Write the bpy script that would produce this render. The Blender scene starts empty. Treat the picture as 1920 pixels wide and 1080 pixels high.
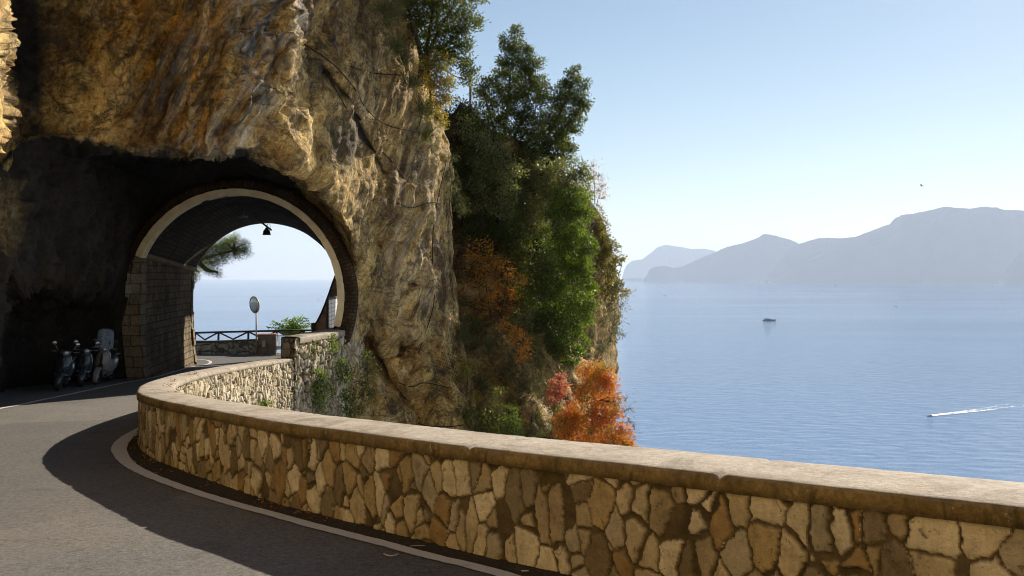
import bpy, math, random
import numpy as np
from mathutils import Vector, Matrix

random.seed(7)
rng = np.random.default_rng(11)
SC = bpy.context.scene
COL = SC.collection
F = 1867.0          # focal length in photo pixels (35 mm lens, 36 mm film, 1920 px)
HZ = 518.0          # photo row of the eye level
CZ = 1.52           # eye height over the road under the camera
SUN_AZ, SUN_EL = 33.0, 26.2

def P(u, v, Y):
    """photo pixel at distance Y -> world point"""
    return np.array([(u - 960.0) / F * Y, Y, CZ + (HZ - v) / F * Y])

_ZY = np.array([-12, -5, 0, 13, 25, 31.6, 41, 48, 60, 90.])
_ZV = np.array([-0.85, -1.22, -1.52, -2.30, -2.93, -3.25, -3.62, -3.78, -3.9, -4.1])
_yy = np.linspace(-12, 90, 1021)
_zz = np.interp(_yy, _ZY, _ZV)
_k = np.hanning(61); _k /= _k.sum()
_zs = np.convolve(np.pad(_zz, 30, mode='edge'), _k, 'valid')
def rz(Y):
    """road level at distance Y"""
    return CZ + np.interp(Y, _yy, _zs)

# ------------------------------------------------------------------ noise
_perm = np.random.default_rng(3).permutation(256).astype(np.int64)
_perm = np.concatenate([_perm, _perm])
_grad = np.array([[1,1,0],[-1,1,0],[1,-1,0],[-1,-1,0],[1,0,1],[-1,0,1],[1,0,-1],[-1,0,-1],
                  [0,1,1],[0,-1,1],[0,1,-1],[0,-1,-1],[1,1,0],[-1,1,0],[0,-1,1],[0,-1,-1]], float)
def perlin(p):
    p = np.asarray(p, float)
    i = np.floor(p).astype(np.int64); f = p - i; i &= 255
    w = f * f * f * (f * (f * 6 - 15) + 10)
    out = 0
    for dx in (0, 1):
        for dy in (0, 1):
            for dz in (0, 1):
                h = _perm[_perm[_perm[(i[..., 0] + dx) & 255] + ((i[..., 1] + dy) & 255)] + ((i[..., 2] + dz) & 255)] & 15
                g = _grad[h]
                d = g[..., 0] * (f[..., 0] - dx) + g[..., 1] * (f[..., 1] - dy) + g[..., 2] * (f[..., 2] - dz)
                wx = w[..., 0] if dx else 1 - w[..., 0]
                wy = w[..., 1] if dy else 1 - w[..., 1]
                wz = w[..., 2] if dz else 1 - w[..., 2]
                out = out + d * wx * wy * wz
    return out
def fbm(p, octv=5, gain=0.5, lac=2.03, ridged=False):
    p = np.asarray(p, float); a = 1.0; s = 0; t = 0
    for k in range(octv):
        n = perlin(p + 17.3 * k)
        s = s + a * ((1 - 2 * np.abs(n)) if ridged else n); t += a
        a *= gain; p = p * lac
    return s / t
def _h(ix, iy, iz, c):
    n = (ix * 73856093) ^ (iy * 19349663) ^ (iz * 83492791) ^ (c * 2654435761)
    n = (n ^ (n >> 13)) * 1274126177
    return ((n ^ (n >> 16)) & 0xFFFFFF) / float(0xFFFFFF)
def voro3(p):
    """F1, F2 and a random number of the nearest cell"""
    b = np.floor(p).astype(np.int64)
    f1 = np.full(p.shape[:-1], 9.0); f2 = f1.copy(); r = np.zeros_like(f1)
    for dx in (-1, 0, 1):
        for dy in (-1, 0, 1):
            for dz in (-1, 0, 1):
                c = b + np.array([dx, dy, dz])
                q = np.stack([c[..., k] + _h(c[..., 0], c[..., 1], c[..., 2], k + 1) for k in range(3)], -1)
                d = np.sqrt(((q - p) ** 2).sum(-1))
                rr = _h(c[..., 0], c[..., 1], c[..., 2], 9)
                near = d < f1
                f2 = np.where(near, f1, np.minimum(f2, d))
                r = np.where(near, rr, r); f1 = np.where(near, d, f1)
    return f1, f2, r
def sstep(a, b, x):
    t = np.clip((np.asarray(x, float) - a) / (b - a), 0, 1)
    return t * t * (3 - 2 * t)
def spline(pts, n):
    """smooth curve through points, resampled evenly"""
    pts = np.asarray(pts, float)
    q = np.vstack([2 * pts[0] - pts[1], pts, 2 * pts[-1] - pts[-2]])
    out = []
    for i in range(len(pts) - 1):
        p0, p1, p2, p3 = q[i:i + 4]
        t = np.linspace(0, 1, 24, endpoint=False)[:, None]
        out.append(0.5 * (2 * p1 + (p2 - p0) * t + (2 * p0 - 5 * p1 + 4 * p2 - p3) * t ** 2 + (3 * p1 - p0 - 3 * p2 + p3) * t ** 3))
    out.append(pts[-1:]); c = np.vstack(out)
    s = np.concatenate([[0], np.cumsum(np.sqrt((np.diff(c, axis=0) ** 2).sum(1)))])
    x = np.linspace(0, s[-1], n)
    return np.stack([np.interp(x, s, c[:, k]) for k in range(c.shape[1])], 1)

# ------------------------------------------------------------------ objects
def tag(o, label=None, cat=None, group=None, kind=None):
    if label: o['label'] = label
    if cat: o['category'] = cat
    if group: o['group'] = group
    if kind: o['kind'] = kind
    return o
def empty(name, loc, label, cat, group=None, rz_=0.0):
    o = bpy.data.objects.new(name, None); COL.objects.link(o)
    o.location = loc; o.rotation_euler = (0, 0, rz_)
    return tag(o, label, cat, group)
def link(name, me, mat=None, parent=None, loc=None):
    o = bpy.data.objects.new(name, me); COL.objects.link(o)
    if mat is not None: me.materials.append(mat)
    if parent is not None:
        o.parent = parent
    if loc is not None: o.location = loc
    return o
def mesh_np(name, V, faces, mat=None, parent=None, smooth=True, attrs=None, uv=None, origin=None):
    """V (n,3); faces list of index arrays (k,3)/(k,4); origin: world point that becomes the local origin"""
    V = np.asarray(V, float)
    if origin is not None: V = V - np.asarray(origin, float)
    me = bpy.data.meshes.new(name)
    if not isinstance(faces, (list, tuple)): faces = [faces]
    faces = [np.asarray(f, np.int64) for f in faces if len(f)]
    nl = sum(f.size for f in faces); nf = sum(len(f) for f in faces)
    me.vertices.add(len(V)); me.vertices.foreach_set('co', V.astype(np.float32).ravel())
    me.loops.add(nl); me.polygons.add(nf)
    loops = np.concatenate([f.ravel() for f in faces]).astype(np.int32)
    tot = np.concatenate([np.full(len(f), f.shape[1]) for f in faces]).astype(np.int32)
    st = np.concatenate([[0], np.cumsum(tot)[:-1]]).astype(np.int32)
    me.loops.foreach_set('vertex_index', loops)
    me.polygons.foreach_set('loop_start', st); me.polygons.foreach_set('loop_total', tot)
    me.polygons.foreach_set('use_smooth', np.full(nf, smooth))
    me.update(calc_edges=True)
    for k, a in (attrs or {}).items():
        at = me.attributes.new(k, 'FLOAT', 'POINT'); at.data.foreach_set('value', np.asarray(a, np.float32).ravel())
    if uv is not None:
        l = me.uv_layers.new(name='UVMap'); l.data.foreach_set('uv', np.asarray(uv, np.float32)[loops].ravel())
    me.validate()
    return link(name, me, mat, parent)
def grid_faces(n, m, wrap=False):
    i = np.arange(n - 1)[:, None]; j = np.arange(m if wrap else m - 1)[None, :]
    j2 = (j + 1) % m
    return np.stack([i * m + j, (i + 1) * m + j, (i + 1) * m + j2, i * m + j2], -1).reshape(-1, 4)
def grid_mesh(name, G, mat=None, parent=None, smooth=True, attrs=None, uv=None, flip=False, wrap=False, keep=None, origin=None):
    n, m = G.shape[:2]
    fc = grid_faces(n, m, wrap)
    if keep is not None:
        k = keep.ravel(); fc = fc[k[fc].all(1)]
    if flip: fc = fc[:, ::-1]
    return mesh_np(name, G.reshape(-1, 3), fc, mat, parent, smooth,
                   {k: np.asarray(a).ravel() for k, a in (attrs or {}).items()}, None if uv is None else uv.reshape(-1, 2), origin)
class MB:
    """collects shapes of ONE mesh"""
    def __init__(s): s.V = []; s.F = []; s.n = 0; s.A = []
    def add(s, V, Fc, a=0.0):
        V = np.asarray(V, float)
        for f in (Fc if isinstance(Fc, list) else [Fc]): s.F.append(np.asarray(f) + s.n)
        s.V.append(V); s.n += len(V); s.A.append(np.full(len(V), a)); return s
    def box(s, c, d, R=None, b=0.0, a=0.0):
        """box with bevelled edges: a rounded-rectangle stack"""
        d = np.asarray(d, float) / 2; b = min(b, d.min() * .9)
        if b <= 0:
            v = np.array([[x, y, z] for z in (-1, 1) for x, y in ((-1, -1), (1, -1), (1, 1), (-1, 1))]) * d
            f = np.array([[3, 2, 1, 0], [4, 5, 6, 7], [0, 1, 5, 4], [1, 2, 6, 5], [2, 3, 7, 6], [3, 0, 4, 7]])
        else:
            rings = []
            for z, i in ((-d[2], b), (-d[2] + b, 0), (d[2] - b, 0), (d[2], b)):
                x, y = d[0] - i, d[1] - i
                e = b if i == 0 else b * .4
                rings.append([[-x + e, -y, z], [x - e, -y, z], [x, -y + e, z], [x, y - e, z], [x - e, y, z], [-x + e, y, z], [-x, y - e, z], [-x, -y + e, z]])
            v = np.array(rings).reshape(-1, 3); f = grid_faces(4, 8, True)[:, ::-1]
            # caps as quads
            f = np.vstack([f, [[7, 2, 1, 0], [6, 3, 2, 7], [5, 4, 3, 6], [24, 25, 26, 31], [31, 26, 27, 30], [30, 27, 28, 29]]])
        if R is not None: v = v @ np.asarray(R).T
        return s.add(v + np.asarray(c), f, a)
    def tube(s, pts, r, n=8, cap=True, a=0.0):
        pts = np.asarray(pts, float); r = np.broadcast_to(np.asarray(r, float), (len(pts),))
        t = np.gradient(pts, axis=0); t /= np.linalg.norm(t, axis=1)[:, None] + 1e-12
        up = np.array([0, 0, 1.]) if abs(t[0][2]) < .9 else np.array([1., 0, 0])
        x = np.cross(t, up); x /= np.linalg.norm(x, axis=1)[:, None] + 1e-12
        y = np.cross(t, x)
        an = np.linspace(0, 2 * np.pi, n, endpoint=False)
        G = pts[:, None] + r[:, None, None] * (np.cos(an)[None, :, None] * x[:, None] + np.sin(an)[None, :, None] * y[:, None])
        f = [grid_faces(len(pts), n, True)]
        if cap:
            V = np.vstack([G.reshape(-1, 3), pts[:1], pts[-1:]]); k = len(pts) * n
            i = np.arange(n); j = (i + 1) % n
            f.append(np.stack([i, j, np.full(n, k)], 1)); f.append(np.stack([j + k - n, i + k - n, np.full(n, k + 1)], 1))
        else: V = G.reshape(-1, 3)
        return s.add(V, f, a)
    def loft(s, secs, cap=True, a=0.0):
        """closed sections with the same number of points"""
        secs = np.asarray(secs, float); k, n = secs.shape[:2]
        f = [grid_faces(k, n, True)]; V = secs.reshape(-1, 3)
        if cap:
            V = np.vstack([V, secs[0].mean(0)[None], secs[-1].mean(0)[None]]); i = np.arange(n); j = (i + 1) % n
            f.append(np.stack([i, j, np.full(n, k * n)], 1)); f.append(np.stack([j + (k - 1) * n, i + (k - 1) * n, np.full(n, k * n + 1)], 1))
        return s.add(V, f, a)
    def lathe(s, prof, c, axis='x', n=28, a=0.0):
        """prof: (radius, along) pairs turned round an axis"""
        prof = np.asarray(prof, float); an = np.linspace(0, 2 * np.pi, n, endpoint=False)
        R, L = prof[:, 0][:, None], np.repeat(prof[:, 1][:, None], n, 1)
        A, B = R * np.cos(an), R * np.sin(an)
        G = np.stack({'x': (L, A, B), 'y': (A, L, B), 'z': (A, B, L)}[axis], -1) + np.asarray(c)
        return s.add(G.reshape(-1, 3), grid_faces(len(prof), n, True), a)
    def build(s, name, mat, parent=None, smooth=True, attr=None, origin=None, auto=None):
        q = [f for f in s.F if f.shape[1] == 4]; t = [f for f in s.F if f.shape[1] == 3]
        fs = ([np.vstack(q)] if q else []) + ([np.vstack(t)] if t else [])
        o = mesh_np(name, np.vstack(s.V), fs, mat, parent, smooth, {attr: np.concatenate(s.A)} if attr else None, origin=origin)
        if auto:
            o.data.set_sharp_from_angle(angle=math.radians(auto))
        return o
def ell(c, rx, rz_, n=16, p=2.0, axis='y', z0=None):
    """superellipse section: in the xz plane (axis y) or xy plane (axis z)"""
    a = np.linspace(0, 2 * np.pi, n, endpoint=False)
    x = np.sign(np.cos(a)) * np.abs(np.cos(a)) ** (2 / p) * rx; z = np.sign(np.sin(a)) * np.abs(np.sin(a)) ** (2 / p) * rz_
    o = np.zeros(n)
    return np.stack({'y': (x, o, z), 'z': (x, z, o), 'x': (o, x, z)}[axis], -1) + np.asarray(c)

# ------------------------------------------------------------------ materials
def new_mat(name):
    m = bpy.data.materials.new(name); m.use_nodes = True
    nt = m.node_tree; nt.nodes.clear()
    out = nt.nodes.new('ShaderNodeOutputMaterial')
    return m, nt, out
def nd(nt, typ, ins=None, **kw):
    n = nt.nodes.new('ShaderNode' + typ)
    for k, v in kw.items(): setattr(n, k, v)
    for k, v in (ins or {}).items():
        s = n.inputs[k]
        if hasattr(v, 'is_output') or isinstance(v, bpy.types.NodeSocket): nt.links.new(v, s)
        elif isinstance(v, (tuple, list)) and len(v) == 3 and s.type == 'RGBA': s.default_value = (*v, 1)
        else: s.default_value = v
    return n
def ramp(nt, fac, stops, interp='LINEAR'):
    r = nt.nodes.new('ShaderNodeValToRGB'); cr = r.color_ramp; cr.interpolation = interp
    while len(cr.elements) < len(stops): cr.elements.new(0.5)
    for e, (p, c) in zip(cr.elements, stops):
        e.position = p; e.color = (*c, 1) if len(c) == 3 else c
    nt.links.new(fac, r.inputs[0]); return r.outputs[0]
def g(x): return (x, x, x)
def mixc(nt, fac, a, b, blend='MIX'):
    n = nt.nodes.new('ShaderNodeMix'); n.data_type = 'RGBA'; n.blend_type = blend
    for s, v in ((n.inputs[0], fac), (n.inputs[6], a), (n.inputs[7], b)):
        if isinstance(v, bpy.types.NodeSocket): nt.links.new(v, s)
        elif isinstance(v, (tuple, list)): s.default_value = (*v, 1)
        else: s.default_value = v
    return n.outputs[2]
def math_(nt, op, a, b=0.0, clamp=False):
    n = nt.nodes.new('ShaderNodeMath'); n.operation = op; n.use_clamp = clamp
    for s, v in ((n.inputs[0], a), (n.inputs[1], b)):
        if isinstance(v, bpy.types.NodeSocket): nt.links.new(v, s)
        else: s.default_value = v
    return n.outputs[0]
def noise(nt, vec, scale, detail=4.0, rough=0.55, dist=0.0):
    return nd(nt, 'TexNoise', {'Vector': vec, 'Scale': scale, 'Detail': detail, 'Roughness': rough, 'Distortion': dist}).outputs['Fac']
def mapping(nt, vec, scale=(1, 1, 1), rot=(0, 0, 0)):
    return nd(nt, 'Mapping', {'Vector': vec, 'Scale': scale, 'Rotation': rot}).outputs[0]
def pos(nt): return nd(nt, 'NewGeometry').outputs['Position']
def objco(nt): return nd(nt, 'TexCoord').outputs['Object']
def attr(nt, name): return nd(nt, 'Attribute', attribute_name=name).outputs['Fac']
def bump(nt, h, strength, dist, normal=None):
    ins = {'Height': h, 'Strength': strength, 'Distance': dist}
    if normal is not None: ins['Normal'] = normal
    return nd(nt, 'Bump', ins).outputs[0]
def principled(nt, out, **kw):
    p = nt.nodes.new('ShaderNodeBsdfPrincipled')
    nm = {'color': 'Base Color', 'rough': 'Roughness', 'metal': 'Metallic', 'normal': 'Normal', 'spec': 'Specular IOR Level', 'trans': 'Transmission Weight', 'ior': 'IOR', 'coat': 'Coat Weight', 'alpha': 'Alpha'}
    for k, v in kw.items():
        s = p.inputs[nm[k]]
        if isinstance(v, bpy.types.NodeSocket): nt.links.new(v, s)
        elif isinstance(v, (tuple, list)): s.default_value = (*v, 1)
        else: s.default_value = v
    if out is not None: nt.links.new(p.outputs[0], out.inputs[0])
    return p
def simple_mat(name, col, rough=0.6, metal=0.0, var=0.12, scale=6.0, bmp=0.0, coat=0.0, spec=0.5):
    m, nt, out = new_mat(name); p = objco(nt)
    n = noise(nt, p, scale, 5)
    lo = tuple(c * (1 - var * 2) for c in col); hi = tuple(min(1, c * (1 + var * 2)) for c in col)
    c = ramp(nt, n, [(0.3, lo), (0.7, hi)])
    kw = dict(color=c, rough=rough, metal=metal, coat=coat, spec=spec)
    if bmp: kw['normal'] = bump(nt, noise(nt, p, scale * 6, 5), bmp, 0.01)
    principled(nt, out, **kw); return m
# ================================================================== materials
def mat_rock():
    m, nt, out = new_mat('limestone'); p = pos(nt)
    n1 = noise(nt, p, 0.55, 7, 0.62, 0.6); n2 = noise(nt, p, 2.1, 7, 0.65, 0.9); n3 = noise(nt, p, 9.0, 6, 0.7)
    pr_ = mapping(nt, p, (1, 1, 1), (0, -0.5, 0)); st = noise(nt, mapping(nt, pr_, (2.4, 2.4, 0.30)), 1.0, 6, 0.65, 0.5)      # run-off streaks
    och, pale, shade_dark = attr(nt, 'ochre'), attr(nt, 'pale'), attr(nt, 'shade_dark')
    k = math_(nt, 'ADD', math_(nt, 'MULTIPLY', n1, 0.70), math_(nt, 'MULTIPLY', n2, 0.30))
    k = math_(nt, 'ADD', k, math_(nt, 'MULTIPLY', math_(nt, 'SUBTRACT', n3, 0.5), 0.62))
    oc = ramp(nt, k, [(0.31, (.035, .019, .006)), (0.40, (.15, .082, .016)), (0.50, (.37, .228, .048)), (0.60, (.54, .37, .11)), (0.72, (.64, .49, .23))])
    gr = ramp(nt, k, [(0.31, (.028, .020, .009)), (0.43, (.12, .082, .032)), (0.55, (.25, .18, .075)), (0.70, (.45, .36, .20))])
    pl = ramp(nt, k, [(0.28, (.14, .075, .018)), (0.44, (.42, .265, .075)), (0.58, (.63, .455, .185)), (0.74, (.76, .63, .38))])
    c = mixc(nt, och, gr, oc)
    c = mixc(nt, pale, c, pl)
    sf = ramp(nt, st, [(0.40, g(0.0)), (0.60, g(1.0))])
    wh = attr(nt, 'streak')
    sc = ramp(nt, noise(nt, mapping(nt, pr_, (3.0, 3.0, 0.35)), 1.5, 5, .65, .4), [(0.36, (.055, .062, .072)), (0.5, (.15, .155, .16)), (0.60, (.40, .37, .31)), (.7, (.55, .50, .42))])
    c = mixc(nt, math_(nt, 'MULTIPLY', sf, wh), c, sc)
    # drapes: long run-off bands, pale calcite beside dark algae
    dr = noise(nt, mapping(nt, mapping(nt, p, (1, 1, 1), (0, -0.28, 0)), (1.0, 1.0, .13)), 1.25, 7, .62, .35)
    c = mixc(nt, 1.0, c, ramp(nt, dr, [(.34, (.34, .29, .23)), (.45, (.92, .90, .86)), (.54, (1.22, 1.19, 1.12)), (.66, (1.75, 1.68, 1.55))]), 'MULTIPLY')
    cal = ramp(nt, dr, [(.60, g(0)), (.68, g(1))]); c = mixc(nt, math_(nt, 'MULTIPLY', cal, .45), c, (.58, .52, .42))
    # orange-rust stains with edges of their own
    ru = ramp(nt, noise(nt, p, 0.9, 5, 0.6, 1.2), [(0.56, g(0)), (0.68, g(1))])
    c = mixc(nt, math_(nt, 'MULTIPLY', math_(nt, 'MULTIPLY', ru, och), 0.6), c, (.26, .125, .022))
    dk = ramp(nt, noise(nt, mapping(nt, pr_, (1.2, 1.2, .55)), 1.9, 7, 0.7, 0.9), [(0.37, g(1)), (0.50, g(0))])
    c = mixc(nt, math_(nt, 'MULTIPLY', dk, 0.78), c, (.035, .026, .016))
    sk = ramp(nt, math_(nt, 'ADD', shade_dark, math_(nt, 'MULTIPLY', math_(nt, 'SUBTRACT', n1, 0.5), 0.8)), [(0.30, g(0)), (0.75, g(1))])
    c = mixc(nt, math_(nt, 'MULTIPLY', sk, 0.96), c, (.008, .007, .006))  # near-black mask: painted shade under the overhang, plus dark rock patches
    h = math_(nt, 'ADD', math_(nt, 'MULTIPLY', n2, 0.6), math_(nt, 'MULTIPLY', n3, 0.22))
    h = math_(nt, 'ADD', h, math_(nt, 'MULTIPLY', st, 0.5))
    h = math_(nt, 'ADD', h, math_(nt, 'MULTIPLY', noise(nt, p, 30.0, 5, 0.7), 0.05))
    n4 = noise(nt, p, 24.0, 6, .75)
    c = mixc(nt, 1.0, c, ramp(nt, n4, [(.32, g(.60)), (.5, g(1.02)), (.68, g(1.30))]), 'MULTIPLY')
    ln = noise(nt, mapping(nt, pr_, (1, 1, .45)), .8, 9, .62, .5)
    cr = math_(nt, 'ABSOLUTE', math_(nt, 'SUBTRACT', ln, .5))
    ln2 = noise(nt, mapping(nt, p, (.4, .4, 1.3)), .9, 8, .6, .3); cr2 = math_(nt, 'ABSOLUTE', math_(nt, 'SUBTRACT', ln2, .47))
    cr = math_(nt, 'MINIMUM', cr, math_(nt, 'MULTIPLY', cr2, 1.3))
    h = math_(nt, 'ADD', h, math_(nt, 'MULTIPLY', ramp(nt, cr, [(0.0, g(0)), (0.02, g(1))]), 0.16))
    ckm = math_(nt, 'MULTIPLY', ramp(nt, cr, [(0.0, g(1)), (0.010, g(0))]), ramp(nt, n1, [(.42, g(0)), (.56, g(.75))]))
    c = mixc(nt, ckm, c, (.03, .022, .014))
    principled(nt, out, color=c, rough=0.88, spec=0.25, normal=bump(nt, h, 1.0, 0.14))
    return m

def mat_stone(name, stops, mortar, wear=(0.02, 0.017, 0.012), bs=1.0, moss=0.0, k=1.0, interp='LINEAR'):
    """masonry: colour by stone number, mortar between"""
    m, nt, out = new_mat(name); p = pos(nt)
    sid, mo = attr(nt, 'sid'), attr(nt, 'stone')
    base = ramp(nt, sid, stops, interp)
    n1 = noise(nt, p, 5.0 * k, 6, 0.65, 0.5); n2 = noise(nt, p, 22.0 * k, 6, 0.7); n3 = noise(nt, mapping(nt, p, (30 * k, 30 * k, 5 * k)), 1.0, 4, 0.6)
    v = math_(nt, 'ADD', math_(nt, 'MULTIPLY', n1, 0.6), math_(nt, 'ADD', math_(nt, 'MULTIPLY', n2, 0.3), math_(nt, 'MULTIPLY', n3, 0.2)))
    c = mixc(nt, 1.0, base, ramp(nt, v, [(0.34, g(.42)), (0.52, g(.92)), (0.72, g(1.28))]), 'MULTIPLY')
    pit = ramp(nt, noise(nt, p, 17.0 * k, 5, 0.72, 0.8), [(0.30, g(1)), (0.41, g(0))])
    c = mixc(nt, math_(nt, 'MULTIPLY', pit, 0.75), c, wear)
    mc = mixc(nt, n2, tuple(x * .45 for x in mortar), tuple(x * 1.5 for x in mortar))
    mc = mixc(nt, ramp(nt, n1, [(0.45, g(0)), (0.62, g(1))]), mc, tuple(x * .55 for x in mortar))
    c = mixc(nt, mo, mc, c)
    if moss:
        ms = ramp(nt, noise(nt, p, 2.6, 5, 0.65), [(0.46, g(0)), (0.66, g(1))])
        c = mixc(nt, math_(nt, 'MULTIPLY', ms, moss), c, (.06, .05, .010))
    h = math_(nt, 'ADD', math_(nt, 'MULTIPLY', n2, 0.6), math_(nt, 'MULTIPLY', n3, 0.35))
    h = math_(nt, 'ADD', h, math_(nt, 'MULTIPLY', noise(nt, p, 90.0 * k, 3, 0.6), 0.15))
    principled(nt, out, color=c, rough=0.9, spec=0.25, normal=bump(nt, h, 0.8 * bs, 0.025 / k))
    return m

def mat_coping():
    m, nt, out = new_mat('weathered_concrete'); p = pos(nt); side = attr(nt, 'side')
    n1 = noise(nt, p, 3.0, 6, 0.65, 0.4); n2 = noise(nt, p, 26.0, 6, 0.7, 0.3); n3 = noise(nt, p, 120.0, 3, 0.7)
    v = math_(nt, 'ADD', math_(nt, 'MULTIPLY', n1, 0.5), math_(nt, 'MULTIPLY', n2, 0.5))
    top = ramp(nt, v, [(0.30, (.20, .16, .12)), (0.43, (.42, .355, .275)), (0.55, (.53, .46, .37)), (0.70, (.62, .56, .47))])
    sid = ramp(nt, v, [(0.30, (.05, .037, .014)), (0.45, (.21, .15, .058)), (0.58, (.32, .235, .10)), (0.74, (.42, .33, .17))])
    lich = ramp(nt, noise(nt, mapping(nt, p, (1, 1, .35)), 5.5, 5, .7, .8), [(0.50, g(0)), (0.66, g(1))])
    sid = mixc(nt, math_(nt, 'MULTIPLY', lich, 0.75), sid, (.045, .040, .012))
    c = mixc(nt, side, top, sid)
    pit = ramp(nt, noise(nt, p, 48.0, 4, 0.7), [(0.27, g(1)), (0.37, g(0))])
    c = mixc(nt, math_(nt, 'MULTIPLY', pit, 0.8), c, (.05, .04, .03))
    sc_ = noise(nt, mapping(nt, mapping(nt, p, (1, 1, 1), (0, 0, .75)), (5, 34, 5)), 1.0, 5, .7, .6); ck_ = ramp(nt, math_(nt, 'ABSOLUTE', math_(nt, 'SUBTRACT', sc_, .5)), [(.0, g(1)), (.035, g(0))]); c = mixc(nt, math_(nt, 'MULTIPLY', ck_, .45), c, (.10, .075, .055))
    bl = ramp(nt, noise(nt, p, 2.2, 6, .68, .7), [(.48, g(0)), (.62, g(1))]); c = mixc(nt, math_(nt, 'MULTIPLY', bl, .50), c, (.17, .135, .095))
    wl = ramp(nt, noise(nt, p, 11.0, 4, .7, .4), [(.62, g(0)), (.70, g(1))]); c = mixc(nt, math_(nt, 'MULTIPLY', wl, .45), c, (.62, .58, .50))
    # fallen needles and dust in loose patches
    nl = ramp(nt, noise(nt, p, 1.3, 5, .6, .5), [(0.58, g(0)), (0.72, g(1))])
    c = mixc(nt, math_(nt, 'MULTIPLY', math_(nt, 'MULTIPLY', nl, 0.4), math_(nt, 'SUBTRACT', 1.0, side)), c, (.34, .20, .10))
    h = math_(nt, 'ADD', math_(nt, 'MULTIPLY', n2, 0.7), math_(nt, 'MULTIPLY', n3, 0.35))
    principled(nt, out, color=c, rough=0.85, spec=0.3, normal=bump(nt, h, 0.9, 0.018))
    return m

def mat_asphalt():
    m, nt, out = new_mat('asphalt'); p = pos(nt)
    a = noise(nt, p, 170.0, 3, 0.7); b = noise(nt, p, 0.45, 5, 0.6, 0.5); v = nd(nt, 'TexVoronoi', {'Vector': p, 'Scale': 75.0}).outputs['Color']
    c = ramp(nt, a, [(0.30, (.045, .043, .040)), (0.50, (.125, .118, .109)), (0.66, (.22, .208, .19)), (0.8, (.34, .325, .30))])
    c = mixc(nt, 1.0, c, ramp(nt, b, [(0.3, (.86, .86, .88)), (0.7, (1.16, 1.10, 1.0))]), 'MULTIPLY')
    sp = ramp(nt, v, [(0.78, g(0)), (0.93, g(1))])
    c = mixc(nt, math_(nt, 'MULTIPLY', sp, 0.5), c, (.27, .25, .22))
    # dusty tan wear where tyres do not run
    du = ramp(nt, noise(nt, mapping(nt, p, (.5, .16, 1)), 1.0, 4, .5), [(0.45, g(0)), (0.65, g(1))])
    c = mixc(nt, math_(nt, 'MULTIPLY', du, 0.16), c, (.18, .168, .15))
    pa = nd(nt, 'TexVoronoi', {'Vector': mapping(nt, p, (.22, .13, 1)), 'Scale': 1.0, 'Randomness': 1.0}).outputs['Color']
    c = mixc(nt, 1.0, c, ramp(nt, pa, [(.2, g(.86)), (.8, g(1.12))]), 'MULTIPLY')
    oil = ramp(nt, noise(nt, p, 1.6, 5, .6, .6), [(.60, g(0)), (.70, g(1))]); c = mixc(nt, math_(nt, 'MULTIPLY', oil, .35), c, (.035, .033, .031))
    # hair cracks and old patches
    n4 = noise(nt, p, 24.0, 6, .75)
    c = mixc(nt, 1.0, c, ramp(nt, n4, [(.32, g(.45)), (.5, g(1.0)), (.68, g(1.35))]), 'MULTIPLY')
    cr = nd(nt, 'TexVoronoi', {'Vector': nd(nt, 'VectorMath', {0: p, 1: nd(nt, 'TexNoise', {'Vector': p, 'Scale': 2.5, 'Detail': 5.0}).outputs['Color']}, operation='ADD').outputs[0], 'Scale': 0.32}, feature='DISTANCE_TO_EDGE').outputs[0]
    ck = ramp(nt, cr, [(0.0, g(1)), (0.008, g(0))])
    ck = math_(nt, 'MULTIPLY', ck, ramp(nt, noise(nt, p, 0.3, 2), [(0.46, g(0)), (0.56, g(.40))]))
    c = mixc(nt, ck, c, (.018, .017, .016))
    h = math_(nt, 'ADD', a, math_(nt, 'MULTIPLY', v, 0.3))
    principled(nt, out, color=c, rough=0.82, spec=0.35, normal=bump(nt, h, 0.7, 0.006))
    return m

def mat_line():
    m, nt, out = new_mat('worn_road_paint'); p = pos(nt)
    a = noise(nt, p, 150.0, 3, .7); b = noise(nt, p, 9.0, 6, .7)
    c = ramp(nt, a, [(0.3, (.42, .40, .365)), (0.6, (.64, .62, .57))])
    w = ramp(nt, math_(nt, 'ADD', math_(nt, 'MULTIPLY', a, .5), math_(nt, 'MULTIPLY', b, .5)), [(0.36, g(1)), (0.44, g(0))])
    c = mixc(nt, w, c, (.07, .065, .06))
    principled(nt, out, color=c, rough=0.8, normal=bump(nt, a, .5, .004)); return m

def mat_verge():
    m, nt, out = new_mat('dark_verge_soil'); p = pos(nt)
    a = noise(nt, p, 40.0, 6, .75); b = noise(nt, p, 160.0, 3, .7)
    c = ramp(nt, a, [(0.35, (.012, .010, .008)), (0.5, (.040, .033, .026)), (0.64, (.10, .08, .055)), (.75, (.26, .21, .14))])
    principled(nt, out, color=c, rough=0.95, normal=bump(nt, math_(nt, 'ADD', a, b), 1.0, .02)); return m

def mat_leaf(name, cols, trans=0.40, rough=0.5, spec=0.2, tcol=None):
    m, nt, out = new_mat(name)
    hue = attr(nt, 'hue')
    n = len(cols); c = ramp(nt, hue, [(i / max(1, n - 1), col) for i, col in enumerate(cols)])
    pr = principled(nt, None, color=c, rough=rough, spec=spec)
    tc = mixc(nt, 1.0, c, tcol or (1.5, 1.5, 0.6), 'MULTIPLY')
    tr = nd(nt, 'BsdfTranslucent', {'Color': tc})
    mx = nd(nt, 'MixShader', {0: trans, 1: pr.outputs[0], 2: tr.outputs[0]})
    nt.links.new(mx.outputs[0], out.inputs[0]); return m

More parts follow.
